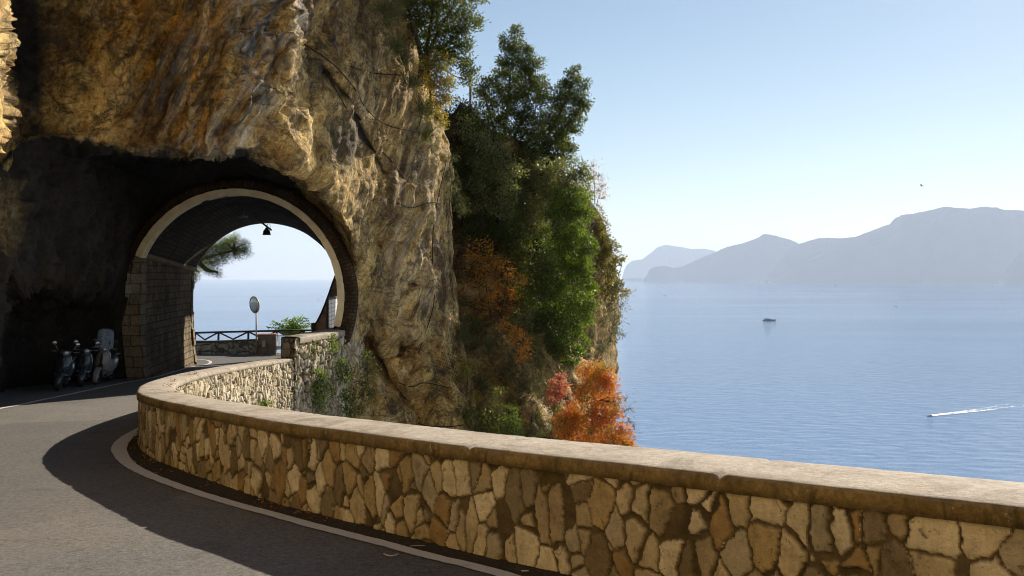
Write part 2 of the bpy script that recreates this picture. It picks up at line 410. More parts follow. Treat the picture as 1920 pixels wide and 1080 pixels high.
def mat_bark(name, c0, c1):
    m, nt, out = new_mat(name); p = pos(nt)
    n = noise(nt, mapping(nt, p, (14, 14, 3)), 1.0, 5, .65)
    principled(nt, out, color=ramp(nt, n, [(.3, c0), (.7, c1)]), rough=.9, normal=bump(nt, n, .8, .02)); return m

def mat_sea():
    m, nt, out = new_mat('sea_water'); p = pos(nt)
    w1 = noise(nt, mapping(nt, p, (1, 1.0, 1), (0, 0, .35)), 0.085, 3, .6, .6)
    w2 = noise(nt, mapping(nt, p, (1, .62, 1), (0, 0, -.3)), 0.30, 4, .62, .4)
    w3 = noise(nt, p, 1.3, 3, .6)
    sw = noise(nt, mapping(nt, p, (.25, 1, 1), (0, 0, .12)), 0.0030, 4, .6, .4)        # wind lanes
    h = math_(nt, 'ADD', math_(nt, 'MULTIPLY', w1, 1.2), math_(nt, 'ADD', math_(nt, 'MULTIPLY', w2, .80), math_(nt, 'MULTIPLY', w3, .18)))
    amp = ramp(nt, sw, [(0.35, g(.55)), (0.65, g(1.0))])
    h = math_(nt, 'MULTIPLY', h, amp)
    c = mixc(nt, ramp(nt, sw, [(.35, g(0)), (.65, g(1))]), (.024, .092, .235), (.040, .128, .295))
    n = bump(nt, h, 1.0, SEA_BUMP)
    hf = noise(nt, mapping(nt, p, (.55, 1, 1), (0, 0, .15)), .14, 6, .75, .5)
    n2_ = bump(nt, hf, 1.0, 5.0)
    fr = nd(nt, 'Fresnel', {'IOR': 1.33, 'Normal': n2_}).outputs[0]
    fr = math_(nt, 'MULTIPLY', math_(nt, 'MINIMUM', fr, 0.70), ramp(nt, sw, [(.3, g(.88)), (.7, g(1.0))]))     # wave slopes hide part of the mirror at grazing sight
    df = nd(nt, 'BsdfDiffuse', {'Color': c, 'Normal': n}); gl = nd(nt, 'BsdfGlossy', {'Color': (.95, .97, 1.0), 'Roughness': .035, 'Normal': n})
    nt.links.new(nd(nt, 'MixShader', {0: fr, 1: df.outputs[0], 2: gl.outputs[0]}).outputs[0], out.inputs[0]); return m
SEA_BUMP = 0.70

def mat_brick(name, c1, c2, mortar, sx=1.0, bw=0.5, bh=0.25, dirt=0.6, bmp=.9):
    """coursed blocks laid along the mesh's own uv (metres)"""
    m, nt, out = new_mat(name); p = pos(nt); uv = nd(nt, 'UVMap').outputs[0]
    wob = nd(nt, 'VectorMath', {0: uv, 1: nd(nt, 'VectorMath', {0: nd(nt, 'TexNoise', {'Vector': p, 'Scale': 2.2, 'Detail': 4.0}).outputs['Color'], 3: 0.07}, operation='SCALE').outputs[0]}, operation='ADD').outputs[0]
    b = nd(nt, 'TexBrick', {'Vector': wob, 'Color1': c1, 'Color2': c2, 'Mortar': mortar, 'Scale': sx, 'Mortar Size': 0.02, 'Mortar Smooth': 0.35, 'Bias': 0.0, 'Brick Width': bw, 'Row Height': bh})
    n1 = noise(nt, p, 1.1, 6, .65, .5); n2 = noise(nt, p, 14.0, 6, .7)
    c = mixc(nt, 1.0, b.outputs['Color'], ramp(nt, n2, [(.3, g(.5)), (.55, g(1.0)), (.75, g(1.35))]), 'MULTIPLY')
    c = mixc(nt, math_(nt, 'MULTIPLY', ramp(nt, n1, [(.40, g(1)), (.60, g(0))]), dirt), c, tuple(x * .35 for x in mortar))
    h = math_(nt, 'ADD', math_(nt, 'MULTIPLY', b.outputs['Fac'], -.8), math_(nt, 'MULTIPLY', n2, .6))
    principled(nt, out, color=c, rough=.95, spec=.04, normal=bump(nt, h, bmp, .035)); return m

M = {}
M['rock'] = mat_rock()
M['asphalt'] = mat_asphalt(); M['line'] = mat_line(); M['verge'] = mat_verge(); M['coping'] = mat_coping()
M['near_stone'] = mat_stone('ochre_rubble_stone', [(0.0, (.44, .37, .25)), (0.11, (.74, .67, .52)), (0.22, (.30, .255, .18)), (0.33, (.64, .56, .40)), (0.44, (.48, .385, .22)), (0.54, (.50, .455, .36)), (.64, (.78, .72, .58)), (.75, (.37, .265, .135)), (.82, (.58, .50, .35)), (.92, (.25, .20, .13))], (.165, .130, .078), moss=.25, bs=1.5, interp='CONSTANT')
M['pale_stone'] = mat_stone('pale_rubble_stone', [(0.0, (.44, .35, .21)), (0.25, (.60, .50, .33)), (0.5, (.33, .245, .13)), (0.75, (.66, .57, .40)), (1.0, (.48, .37, .20))], (.13, .092, .046), k=.6)
M['far_stone'] = mat_stone('grey_rubble_stone', [(0.0, (.26, .22, .17)), (0.5, (.38, .33, .26)), (1.0, (.20, .17, .13))], (.10, .085, .06), k=.5)
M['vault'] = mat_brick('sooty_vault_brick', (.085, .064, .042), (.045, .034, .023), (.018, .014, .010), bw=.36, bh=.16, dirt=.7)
M['ashlar'] = mat_brick('grey_tuff_blocks', (.29, .235, .155), (.20, .16, .105), (.10, .08, .055), bw=.44, bh=.24, dirt=.55)
M['quoin'] = mat_brick('pale_quoin_blocks', (.32, .265, .185), (.25, .205, .14), (.13, .105, .072), bw=.5, bh=.33, dirt=.4)
M['ringbrick'] = mat_brick('brown_arch_brick', (.115, .070, .032), (.075, .047, .024), (.05, .036, .02), bw=.30, bh=.115, dirt=.6)
M['cream'] = simple_mat('cream_concrete', (.93, .75, .44), .75, var=.07, scale=3.0, bmp=.25)
M['sea'] = mat_sea()
M['bark'] = mat_bark('dark_bark', (.022, .017, .012), (.085, .065, .045))
M['twig'] = mat_bark('dry_twigs', (.10, .075, .05), (.26, .20, .14))
M['oak'] = mat_leaf('holm_oak_leaves', [(.024, .038, .010), (.054, .074, .017), (.092, .112, .026), (.16, .17, .048)], .48, tcol=(1.7, 1.7, .6))
M['oak_warm'] = mat_leaf('olive_brown_leaves', [(.055, .060, .014), (.11, .11, .022), (.17, .155, .030), (.26, .19, .036)], .48, tcol=(1.7, 1.6, .6))
M['yellow'] = mat_leaf('yellow_green_leaves', [(.10, .11, .025), (.20, .18, .035), (.30, .24, .05), (.42, .24, .03)], .42)
M['silver'] = mat_leaf('grey_olive_leaves', [(.055, .070, .020), (.105, .12, .038), (.17, .18, .070), (.27, .265, .13)], .42, rough=.42, spec=.4, tcol=(1.7, 1.7, .7))
M['bright'] = mat_leaf('bright_green_leaves', [(.028, .050, .011), (.070, .115, .019), (.135, .20, .030), (.24, .29, .06)], .44, tcol=(1.6, 1.6, .5))
M['orange'] = mat_leaf('orange_sumac_leaves', [(.20, .19, .035), (.46, .25, .035), (.58, .26, .045), (.50, .17, .030), (.38, .10, .028)], .38, rough=.55, tcol=(1.5, 1.2, .6))
M['red'] = mat_leaf('red_sumac_leaves', [(.34, .12, .07), (.50, .21, .12), (.32, .10, .055), (.42, .26, .13)], .35, rough=.55, tcol=(1.4, 1.1, .9))
M['rusty'] = mat_leaf('rusty_leaves', [(.26, .10, .022), (.42, .20, .03), (.52, .30, .045), (.22, .08, .025)], .36, rough=.55, tcol=(1.5, 1.2, .6))
M['ailanthus'] = mat_leaf('fresh_green_leaves', [(.09, .16, .025), (.15, .25, .035), (.24, .34, .06)], .45, tcol=(1.5, 1.5, .5))
M['ivy'] = mat_leaf('wall_plant_leaves', [(.08, .14, .02), (.16, .23, .035), (.28, .33, .08)], .35)
M['pine'] = mat_leaf('pine_needles', [(.06, .10, .018), (.12, .16, .03), (.20, .20, .05)], .40)
M['grass'] = mat_leaf('dry_grass_blades', [(.045, .060, .024), (.085, .095, .042), (.16, .15, .08), (.04, .065, .02)], .35, rough=.7)
M['litter'] = mat_leaf('fallen_leaf_litter', [(.20, .085, .025), (.34, .15, .045), (.12, .06, .025), (.42, .30, .17)], .2, rough=.7)
# ================================================================== cliffs
class RBF:
    def __init__(s, pts):
        p = np.asarray(pts, float); s.c = p[:, :2]; y = p[:, 2]
        n = len(p); K = np.sqrt(((s.c[:, None] - s.c[None]) ** 2).sum(-1))
        A = np.zeros((n + 3, n + 3)); A[:n, :n] = K; A[:n, n] = 1; A[:n, n + 1:] = s.c / 500; A[n:, :n] = A[:n, n:].T
        s.w = np.linalg.solve(A, np.concatenate([y, [0, 0, 0]]))
    def __call__(s, u, v):
        q = np.stack([u, v], -1); sh = q.shape[:-1]; q = q.reshape(-1, 2)
        K = np.sqrt(((q[:, None] - s.c[None]) ** 2).sum(-1)); n = len(s.c)
        return (K @ s.w[:n] + s.w[n] + q @ s.w[n + 1:] / 500).reshape(sh)
def poly_sd(poly, u, v):
    """signed distance to a polygon in pixels, positive inside"""
    poly = np.asarray(poly, float); d = np.full(u.shape, 1e9); ins = np.zeros(u.shape, bool)
    for a, b in zip(poly, np.roll(poly, -1, 0)):
        e = b - a; t = np.clip(((u - a[0]) * e[0] + (v - a[1]) * e[1]) / (e @ e), 0, 1)
        d = np.minimum(d, np.hypot(u - a[0] - t * e[0], v - a[1] - t * e[1]))
        c = ((a[1] > v) != (b[1] > v)) & (u < (b[0] - a[0]) * (v - a[1]) / (b[1] - a[1] + 1e-9) + a[0])
        ins ^= c
    return np.where(ins, d, -d)
def gauss(u, v, cu, cv, su, sv, rot=0.0):
    c, s = math.cos(rot), math.sin(rot); a = (u - cu) * c + (v - cv) * s; b = -(u - cu) * s + (v - cv) * c
    return np.exp(-(a / su) ** 2 - (b / sv) ** 2)
def seg_d(u, v, pts):
    pts = np.asarray(pts, float); d = np.full(u.shape, 1e9)
    for a, b in zip(pts[:-1], pts[1:]):
        e = b - a; t = np.clip(((u - a[0]) * e[0] + (v - a[1]) * e[1]) / (e @ e), 0, 1)
        d = np.minimum(d, np.hypot(u - a[0] - t * e[0], v - a[1] - t * e[1]))
    return d
def blur(A, n):
    k = np.hanning(2 * n + 3)[1:-1]; k /= k.sum(); h = len(k) // 2
    for ax in (0, 1):
        Q = np.pad(A, [(h, h) if i == ax else (0, 0) for i in (0, 1)], mode='edge')
        A = sum(k[i] * (Q[i:i + A.shape[0]] if ax == 0 else Q[:, i:i + A.shape[1]]) for i in range(len(k)))
    return A

AX, AZ, AR = -8.72, CZ - 0.66, 3.22        # near portal: centre and radius
CAVE = [(-460, 300), (-200, 285), (0, 292), (60, 276), (150, 268), (230, 268), (300, 274), (333, 284), (376, 280), (418, 276), (470, 274), (492, 290),
        (507, 307), (548, 339), (563, 356), (580, 386), (608, 416), (632, 452), (648, 496), (658, 545), (664, 600), (668, 660), (668, 760), (668, 1200), (-460, 1200)]
outerA = RBF([(-460, -560, 20), (-460, 0, 16), (-460, 250, 14.8), (-460, 700, 13.2), (-100, -560, 22), (-100, 100, 20.5), (60, 0, 22.3), (60, 250, 22.4), (100, -560, 23.5), (150, 0, 23.2), (150, 260, 22.8),
              (300, -560, 24.5), (300, 0, 23.6), (300, 150, 23.9), (300, 270, 23.5), (430, -100, 23.6), (430, 100, 23.3), (430, 265, 23.7), (520, -560, 25.5), (540, 0, 25.4), (540, 120, 25.2), (520, 280, 25.0), (580, 60, 27.2),
              (600, 300, 27.4), (560, 345, 26.4), (640, -560, 29), (640, 0, 28.9), (640, 150, 28.6), (645, 260, 28.8), (650, 440, 29.8), (700, 0, 30.2), (700, 150, 30.4), (700, 300, 31.7), (690, 440, 32.5), (690, 560, 33.1), (695, 700, 33.2), (700, 800, 32.4), (700, 1200, 28),
              (770, -560, 32), (770, 0, 31.6), (780, 150, 32.5), (780, 300, 34.0), (770, 560, 34.4), (780, 800, 33.4), (850, -560, 34.5), (850, 0, 33.5), (850, 150, 34.6), (850, 300, 36.0), (850, 600, 36.0), (860, 800, 34.4), (880, 1200, 30)])
_eu = np.array([(-560, 770), (-100, 762), (0, 752), (60, 770), (110, 795), (200, 815), (300, 836), (400, 842), (500, 840), (560, 846), (620, 856), (700, 872), (800, 890), (1200, 930)], float)
def edgeA(v): return np.interp(v, _eu[:, 0], _eu[:, 1])

def rock_relief(X, N, u, v, amp=1.0, streak=None):
    """rock shapes as a push along the surface normal"""
    big = fbm(X * 0.16, 3) * 1.1
    med = fbm(X * 0.55 + 5, 3, .5, ridged=True) * 0.32
    f1, f2, r = voro3(X * np.array([.55, .55, .8]) + .35 * fbm(X * 1.1, 3)[..., None])
    blk = (r - .5) * .55 * sstep(0.0, 0.25, f2 - f1)
    f1b, f2b, rb = voro3(X * 1.5 + 8 + .3 * fbm(X * 2.3, 2)[..., None])
    blk = blk + (rb - .5) * .13 * sstep(0, .2, f2b - f1b) - .07 * (1 - sstep(0, .08, f2b - f1b))
    fine = fbm(X * 2.6, 3, .5) * .12 + fbm(X * 7.0, 3, .6) * .035
    d = big + med + blk + fine
    if streak is not None:
        a = X[..., 0] * .91 + X[..., 2] * -.42; b = X[..., 0] * .42 + X[..., 2] * .91
        S = np.stack([a * 1.5, X[..., 1] * .5, b * .22], -1) + .4 * fbm(X * .5, 3)[..., None]
        fl = fbm(S, 4, .5, ridged=True) * .80
        d = d * (1 - .55 * streak) + fl * streak
    return d * amp

def normals(G):
    a = np.gradient(G, axis=0); b = np.gradient(G, axis=1); n = np.cross(b, a)
    n /= np.linalg.norm(n, axis=-1, keepdims=True) + 1e-9
    s = np.sign((n * (np.array([0, 0, CZ]) - G)).sum(-1, keepdims=True)); s[s == 0] = 1
    return n * s

def build_cliff():
    uc = np.concatenate([np.linspace(-460, -20, 40), np.arange(-8, 852, 3.0)])
    vc = np.concatenate([np.linspace(-560, -20, 46), np.arange(-10, 812, 3.0), np.linspace(830, 1200, 26)])
    v, u = np.meshgrid(vc, uc, indexing='ij')
    ue = edgeA(v); u = np.where(u > 600, 600 + (u - 600) * (ue - 600) / (uc[-1] - 600), u)
    wob = fbm(np.stack([u * .012, v * .012, u * 0], -1), 4) * 30 + fbm(np.stack([u * .035, v * .035, u * 0 + 3], -1), 3) * 16
    sd = poly_sd(CAVE, u, v) + wob * sstep(-400, 40, u)
    out = outerA(u, v)
    # bulging lit buttress at the left margin of the view
    eb = np.interp(v, [-560, -100, 0, 50, 100, 130, 170, 215, 250, 290, 340], [70, 45, 36, 30, 35, 24, 37, 33, 20, 4, -60]) + 5 * perlin(np.stack([v * .05, v * 0, v * 0], -1))
    out = out - 8.2 * np.clip((eb - u) / 62, 0, 1) ** .75 - 1.0 * sstep(-60, -200, u - eb)
    # inside of the overhang
    lw = np.interp(u, [-460, -200, 4, 124, 183, 239, 262], [13.2, 16.6, 20.4, 25.0, 28.0, 31.4, 31.75])
    lw = lw + (np.interp(u, [-460, -200, 0, 14, 100, 183, 239, 262], [13.2, 16.6, 20.4, 26.2, 28.6, 30.6, 31.6, 31.75]) - lw) * sstep(505, 610, v)
    roof = np.interp(v, [0, 240, 262, 274, 292, 322, 362, 2000], [20, 21.6, 22.6, 23.8, 29.2, 31.2, 31.8, 31.8])
    cave = np.minimum(np.minimum(lw, roof), 31.75)
    top = sstep(520, 440, u)
    wid = 10 + 26 * (1 - top)
    k = sstep(-.3 * wid, wid, sd)
    Y = out * (1 - k) + cave * k
    Y = np.where((u < 470) & (sd > -6), np.minimum(Y, np.maximum(cave, out)), Y)
    # crevice running down from the top, and niches in the pillar
    cv = seg_d(u, v, [(566, -560), (562, 0), (572, 95), (612, 150), (655, 205), (700, 300), (712, 330)])
    Y = Y + .45 * np.exp(-(cv / 8) ** 2) + .3 * gauss(u, v, 645, 265, 42, 55)
    cv2 = seg_d(u, v, [(690, 640), (720, 690), (760, 750), (790, 800)]); Y = Y + 1.0 * np.exp(-(cv2 / 9) ** 2)
    for cu, cw, su, sv, dd in [(752, 648, 17, 12, .9), (772, 652, 10, 6, .6), (684, 412, 8, 9, .5), (706, 462, 8, 12, .6), (768, 535, 14, 7, .4), (800, 595, 8, 5, .3), (742, 672, 24, 12, .7)]:
        Y = Y + dd * gauss(u, v, cu, cw, su, sv)
    for cu, cw, su, sv, dd in [(760, 620, 70, 26, .8), (745, 430, 60, 90, .5), (560, 250, 70, 90, .5), (540, 90, 22, 60, .9), (800, 700, 24, 34, 1.0), (770, 720, 22, 24, .7), (840, 640, 18, 50, .6), (830, 760, 30, 36, .8), (868, 690, 16, 30, .8)]:
        Y = Y - dd * gauss(u, v, cu, cw, su, sv)
    Y = np.where((u > 700), Y + 1.0 * sstep(.78, 1.0, (u - 600) / (ue - 600)) ** 2, Y)
    por0 = np.where(v > 557, np.abs(u - 445), np.hypot(u - 445, v - 557)); Y = np.where((u > 400) & (v < 900), np.maximum(Y, np.minimum(31.8, 31.8 - .16 * (por0 - 229))), Y)
    Yb = blur(Y, 2)
    G = P(u, v, Yb); G = np.moveaxis(np.array(G), 0, -1)
    N = normals(P2(u, v, blur(Yb, 5)))
    strk = np.clip(gauss(u, v, 455, 100, 95, 210, .5) * 1.5 + .5 * gauss(u, v, 300, 120, 120, 160) + .55 * gauss(u, v, 770, 470, 80, 220), 0, 1)
    inside = sstep(5, 40, sd)
    d = rock_relief(G, N, u, v, 1.0, strk); d = d - d.mean() - .05
    d = d * (1 - .58 * np.exp(-(sd / 24) ** 2) * sstep(600, 480, u) * sstep(60, 140, u))
    d = d * (1 - .55 * inside * sstep(150, 300, u))
    smooth = sstep(585, 640, u); d = d * (1 - .50 * smooth) + smooth * (fbm(G * np.array([.9, .9, .28]) + 4, 4, .55, ridged=True) * .20)
    por = np.hypot(u - 445, v - 557)
    d = d * sstep(200, 262, np.where(v > 557, np.abs(u - 445), por))          # quiet beside the masonry
    lo_ = sstep(560, 660, v) * sstep(275, 255, u); d = d * (1 - .5 * lo_) - .10 * lo_
    G = G + N * d[..., None]
    # colours
    X = G; n = fbm(X * .35 + 3, 4) * 1.4
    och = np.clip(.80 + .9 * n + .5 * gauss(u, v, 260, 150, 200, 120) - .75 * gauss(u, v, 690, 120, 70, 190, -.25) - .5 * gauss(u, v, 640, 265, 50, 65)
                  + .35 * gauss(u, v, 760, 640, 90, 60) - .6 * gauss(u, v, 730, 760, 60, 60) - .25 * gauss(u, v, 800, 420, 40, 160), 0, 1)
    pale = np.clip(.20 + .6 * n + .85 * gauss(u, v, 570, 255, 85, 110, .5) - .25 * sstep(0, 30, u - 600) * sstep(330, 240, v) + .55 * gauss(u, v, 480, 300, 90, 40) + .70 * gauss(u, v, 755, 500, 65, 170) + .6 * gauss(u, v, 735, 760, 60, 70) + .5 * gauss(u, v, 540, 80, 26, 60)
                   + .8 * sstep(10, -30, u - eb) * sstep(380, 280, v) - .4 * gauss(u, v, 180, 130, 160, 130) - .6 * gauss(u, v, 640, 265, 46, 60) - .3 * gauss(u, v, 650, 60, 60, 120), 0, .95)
    shade_dark = np.clip(sstep(-6, 14, sd) * (1.0 - .55 * gauss(u, v, 20, 380, 50, 160)) * sstep(720, 640, u) * (1 - .5 * sstep(560, 640, u)) + 1.0 * gauss(u, v, 66, 110, 34, 190) * (u > eb + 4) + .30 * gauss(u, v, 150, 250, 130, 26) + .62 * gauss(u, v, 645, 268, 42, 58) + .35 * gauss(u, v, 600, 130, 26, 120, .5) + .12 * gauss(u, v, 700, 90, 70, 190, -.2) + .25 * gauss(u, v, 120, 60, 70, 60)
                   + .55 * np.exp(-(cv / 7) ** 2) + .7 * np.exp(-(cv2 / 7) ** 2), 0, 1)  # cave, recess and crevice shade painted into the rock, with some dark patches
    # round the free edge backwards
    K = 9; ex = []; t = np.linspace(1 / K, 1, K)
    for q in t:
        e = G[:, -1].copy(); e[:, 1] += 6 * q ** 1.5; e[:, 0] += .25 * np.sin(q * 2.4) + .25 * q * fbm(G[:, -1] * .8 + 9 * q, 3); e[:, 0] += -1.2 * q * q; ex.append(e)
    G2 = np.concatenate([G, np.stack(ex, 1)], 1)
    ext = lambda A: np.concatenate([A, np.repeat(A[:, -1:], K, 1)], 1)
    keep = ~(((por < 209) & (v < 557)) | ((v >= 557) & (u > 247) & (u < 652)))
    keep = np.concatenate([keep, np.ones((keep.shape[0], K), bool)], 1)
    o = grid_mesh('cliff', G2, M['rock'], attrs={'ochre': ext(och), 'pale': ext(pale), 'shade_dark': ext(shade_dark), 'streak': ext(strk)}, keep=keep)
    tag(o, 'ochre limestone cliff with a dark overhang above the road', 'cliff', kind='structure')
    return u, v, G
def P2(u, v, Y):
    return np.moveaxis(np.array(P(u, v, Y)), 0, -1)
uA, vA, GA = build_cliff()
def onA(u, v, off=.06):
    """a point on the cliff face seen at that pixel, pulled a little outwards"""
    i = np.argmin((uA - u) ** 2 + (vA - v) ** 2); p = GA.reshape(-1, 3)[i].copy(); c = np.array([0, 0, CZ])
    d = c - p; return p + d / np.linalg.norm(d) * off

outerB = RBF([(760, -100, 38.5), (760, 300, 39), (770, 600, 37.5), (770, 800, 34.5), (780, 1200, 30), (880, 200, 39), (900, 300, 40.5), (880, 450, 40.2), (900, 600, 39), (900, 700, 37), (900, 800, 35), (920, 1200, 29),
              (1000, 300, 41), (1000, 450, 40.5), (1000, 600, 38.5), (1000, 700, 36.5), (1000, 800, 34), (1050, 1200, 31), (1090, 380, 44), (1100, 550, 43), (1100, 700, 41), (1090, 800, 37), (1150, 500, 46), (1150, 700, 45), (1160, 850, 42), (1180, 1200, 38)])
_eb = np.array([(215, 860), (240, 905), (270, 960), (310, 1030), (350, 1085), (400, 1120), (450, 1140), (500, 1152), (560, 1156), (600, 1158), (640, 1150), (680, 1156), (720, 1153), (760, 1143), (800, 1150), (900, 1165), (1200, 1210)], float)
HEAD = 1.07        # the headland stands back so that the low sun passes in front of it
def build_side():
    s = np.linspace(0, 1, 130); vc = np.concatenate([np.arange(215, 870, 4.0), np.linspace(890, 1200, 20)])
    v, s = np.meshgrid(vc, s, indexing='ij')
    ue = np.interp(v, _eb[:, 0], _eb[:, 1]) + 5 * perlin(np.stack([v * .06, v * 0, v * 0 + 7], -1)); u = 740 + (ue - 740) * s
    Y = outerB(u, v) * HEAD + 1.6 * sstep(.85, 1, s) ** 2
    for cu, cw, su, sv, dd in [(845, 640, 20, 40, .9), (900, 700, 30, 40, .8), (875, 760, 34, 34, .8), (940, 760, 30, 50, .8), (1120, 610, 26, 60, .8), (930, 650, 26, 30, .9), (870, 700, 16, 24, .8), (915, 745, 24, 22, .8), (960, 700, 20, 30, .7), (985, 775, 24, 24, .7)]:
        Y = Y - dd * gauss(u, v, cu, cw, su, sv)
    G = P2(u, v, Y); N = normals(P2(u, v, blur(Y, 3)))
    d = rock_relief(G, N, u, v, .8)
    G = G + N * (d * sstep(1.0, .93, s) + .12)[..., None]
    n = fbm(G * .4 + 1, 4) * 1.3
    och = np.clip(.45 + n + .5 * gauss(u, v, 1120, 640, 40, 90) + .3 * gauss(u, v, 850, 780, 50, 40), 0, 1); pale = np.clip(.05 + .6 * n - .1, 0, .7); shade_dark = np.clip(.26 + .5 * n + .35 * sstep(560, 420, v), 0, .9)  # last mask: darker rock tone, stronger towards the brow
    ex = []; K = 10
    for q in np.linspace(1 / K, 1, K):
        e = G[:, -1].copy(); e[:, 1] += 8 * q ** 1.4; e[:, 0] -= 4.0 * q * q; e += .5 * q * fbm(e * .5, 3)[..., None]; ex.append(e)
    G = np.concatenate([G, np.stack(ex, 1)], 1)
    tp = []                                                     # the brow runs back from the top row
    for q in np.linspace(1, .25, 4):
        e = G[0].copy(); e[:, 1] += 14 * q; e[:, 2] += 1.0 * q; tp.append(e)
    G = np.concatenate([np.stack(tp, 0), G], 0)
    ext = lambda A: (lambda B: np.concatenate([np.repeat(B[:1], 4, 0), B], 0))(np.concatenate([A, np.repeat(A[:, -1:], K, 1)], 1))
    o = grid_mesh('headland_cliff', G, M['rock'], attrs={'ochre': ext(och), 'pale': ext(pale), 'shade_dark': ext(shade_dark), 'streak': ext(och * 0)})
    tag(o, 'overgrown brown cliff dropping to the sea behind the pillar', 'cliff', kind='structure')
build_side()

def build_inland():
    """unseen sunlit hillside added inland, behind and left of the viewer, to throw warm light on the shaded rock"""
    pl = spline([(-10.9, 15.0), (-12.6, 10), (-13.4, 4), (-12.4, -3), (-8, -9), (0, -13.5), (12, -17), (30, -22)], 150)
    t = np.gradient(pl, axis=0); t /= np.linalg.norm(t, axis=1)[:, None]; n = np.stack([-t[:, 1], t[:, 0]], 1)
    if n[75] @ np.array([1, 1.]) < 0: n = -n
    h = np.linspace(-1, 42, 90); G = np.empty((150, 90, 3))
    for j_, z in enumerate(h):
        G[:, j_, :2] = pl - n * (.25 * max(0, z) + .012 * max(0, z) ** 2); G[:, j_, 2] = float(rz(0)) - .5 + z
    N = np.zeros_like(G); N[..., :2] = n[:, None]
    G = G + N * (rock_relief(G, N, None, None, 1.2) - .4)[..., None]
    k = fbm(G * .2, 4); o = grid_mesh('hillside', G, M['rock'], attrs={'ochre': np.clip(.75 + k, 0, 1), 'pale': np.clip(.75 + k, 0, 1), 'shade_dark': G[..., 0] * 0, 'streak': G[..., 0] * 0})
    tag(o, 'sunlit ochre hillside added out of view inland to bounce warm light', 'slope', kind='structure')
build_inland()
# ================================================================== road, walls, tunnel
_F = [(9.2, -2.0), (6.6, .45), (4.2, 2.70), (2.3, 4.48), (1.72, 5.01), (0.87, 5.82), (.14, 6.50), (-.55, 7.19), (-1.58, 8.34), (-2.24, 9.1), (-3.10, 10.30), (-3.75, 11.22), (-4.40, 12.22), (-4.95, 13.22), (-5.35, 14.21), (-5.70, 15.3),
      (-6.06, 16.9), (-6.46, 19.5), (-6.73, 23.1), (-6.80, 26.0), (-6.74, 28.9)]
NS = 1500
FR = spline(_F, NS)                                  # road-side top edge of the coping
_t = np.gradient(FR, axis=0); _t /= np.linalg.norm(_t, axis=1)[:, None]
NRM = np.stack([-_t[:, 1], _t[:, 0]], 1) * -1        # towards the sea
if (NRM[600] @ np.array([1., .6])) < 0: NRM = -NRM
CW = np.interp(FR[:, 1], [0, 5, 7, 9, 11, 13, 15, 17, 20, 26, 29], [.66, .65, .63, .61, .58, .54, .50, .47, .46, .52, .55])
HW, TC = 0.75, 0.10
def wall_y(Y): return np.interp(Y, FR[:, 1], FR[:, 0])

def build_road():
    Ys = np.concatenate([np.linspace(-11, 4, 30), np.linspace(4.2, 32, 190), np.linspace(32.3, 88, 120)])
    xr = np.where(Ys < 29, np.interp(Ys, FR[:, 1], FR[:, 0]) + .2, np.interp(Ys, [29, 31, 42, 46, 60], [-6.5, -5.2, -6.4, -5.0, -5.0]))
    xr = np.where(Ys < -1.9, 9.2 + (-1.9 - Ys), xr)
    s = np.linspace(0, 1, 70); Y, S = np.meshgrid(Ys, s, indexing='ij')
    xl = np.interp(Y, [0, 30, 34, 60], [-24, -20, -14, -22])
    X = xl + (xr[:, None] - xl) * S
    Z = rz(Y) + .012 * fbm(np.stack([X * .5, Y * .5, X * 0], -1), 3)
    # beyond the tunnel the ground ends at the roadside wall
    keep = ~((Y > 49.4))
    o = grid_mesh('road', np.stack([X, Y, Z], -1), M['asphalt'], keep=keep)
    tag(o, 'worn grey asphalt road bending into the tunnel', 'road', kind='structure')
build_road()
def rzx(x, Y): return rz(Y) + .012 * fbm(np.stack([np.asarray(x) * .5, np.asarray(Y) * .5, np.asarray(x) * 0], -1), 3)

def ribbon(name, A, B, m, mat, lift, rough=0.0, label=None, cat='marking'):
    s = np.linspace(0, 1, m); G = A[:, None] * (1 - s)[None, :, None] + B[:, None] * s[None, :, None]
    if rough:
        e = rough * (fbm(np.stack([G[..., 0] * 6, G[..., 1] * 6, G[..., 0] * 0], -1), 3))
        G[:, 0] += (A - B) / (np.linalg.norm(A - B, axis=1)[:, None] + 1e-6) * e[:, :1]; G[:, -1] -= (A - B) / (np.linalg.norm(A - B, axis=1)[:, None] + 1e-6) * e[:, -1:]
    Z = rzx(G[..., 0], G[..., 1]) + lift
    o = grid_mesh(name, np.concatenate([G, Z[..., None]], -1), mat)
    return tag(o, label, None, kind='structure')
_lo = [(9.0, -3.2), (4.4, 1.40), (1.5, 4.42), (-.12, 6.31), (-.51, 6.71), (-1.01, 7.24), (-1.50, 7.76), (-2.07, 8.40), (-2.75, 9.15), (-3.31, 9.85), (-3.95, 10.71), (-4.51, 11.58), (-5.03, 12.58), (-5.45, 13.55), (-5.80, 14.75), (-6.05, 16.0), (-6.45, 18.2), (-6.80, 20.5), (-7.0, 23.5), (-7.05, 27), (-6.95, 30)]
LO = spline(_lo, 700)
_lt = np.gradient(LO, axis=0); _lt /= np.linalg.norm(_lt, axis=1)[:, None]; _ln = np.stack([_lt[:, 1], -_lt[:, 0]], 1)
if _ln[350] @ np.array([1., .5]) < 0: _ln = -_ln
LI = LO + _ln * np.interp(LO[:, 1], [4, 8, 10, 12, 13.5, 15, 18], [.125, .125, .135, .165, .20, .19, .15])[:, None]
ribbon('edge_line', LO, LI, 4, M['line'], .008, .018, 'worn white edge line curving round the parapet foot', 'road line')
vb = np.stack([np.interp(np.linspace(0, 1, 700), np.linspace(0, 1, NS), FR[:, k] + NRM[:, k] * .1) for k in (0, 1)], 1)
j = np.array([np.argmin(((FR - q) ** 2).sum(1)) for q in LI]); vb = FR[j] + NRM[j] * .08
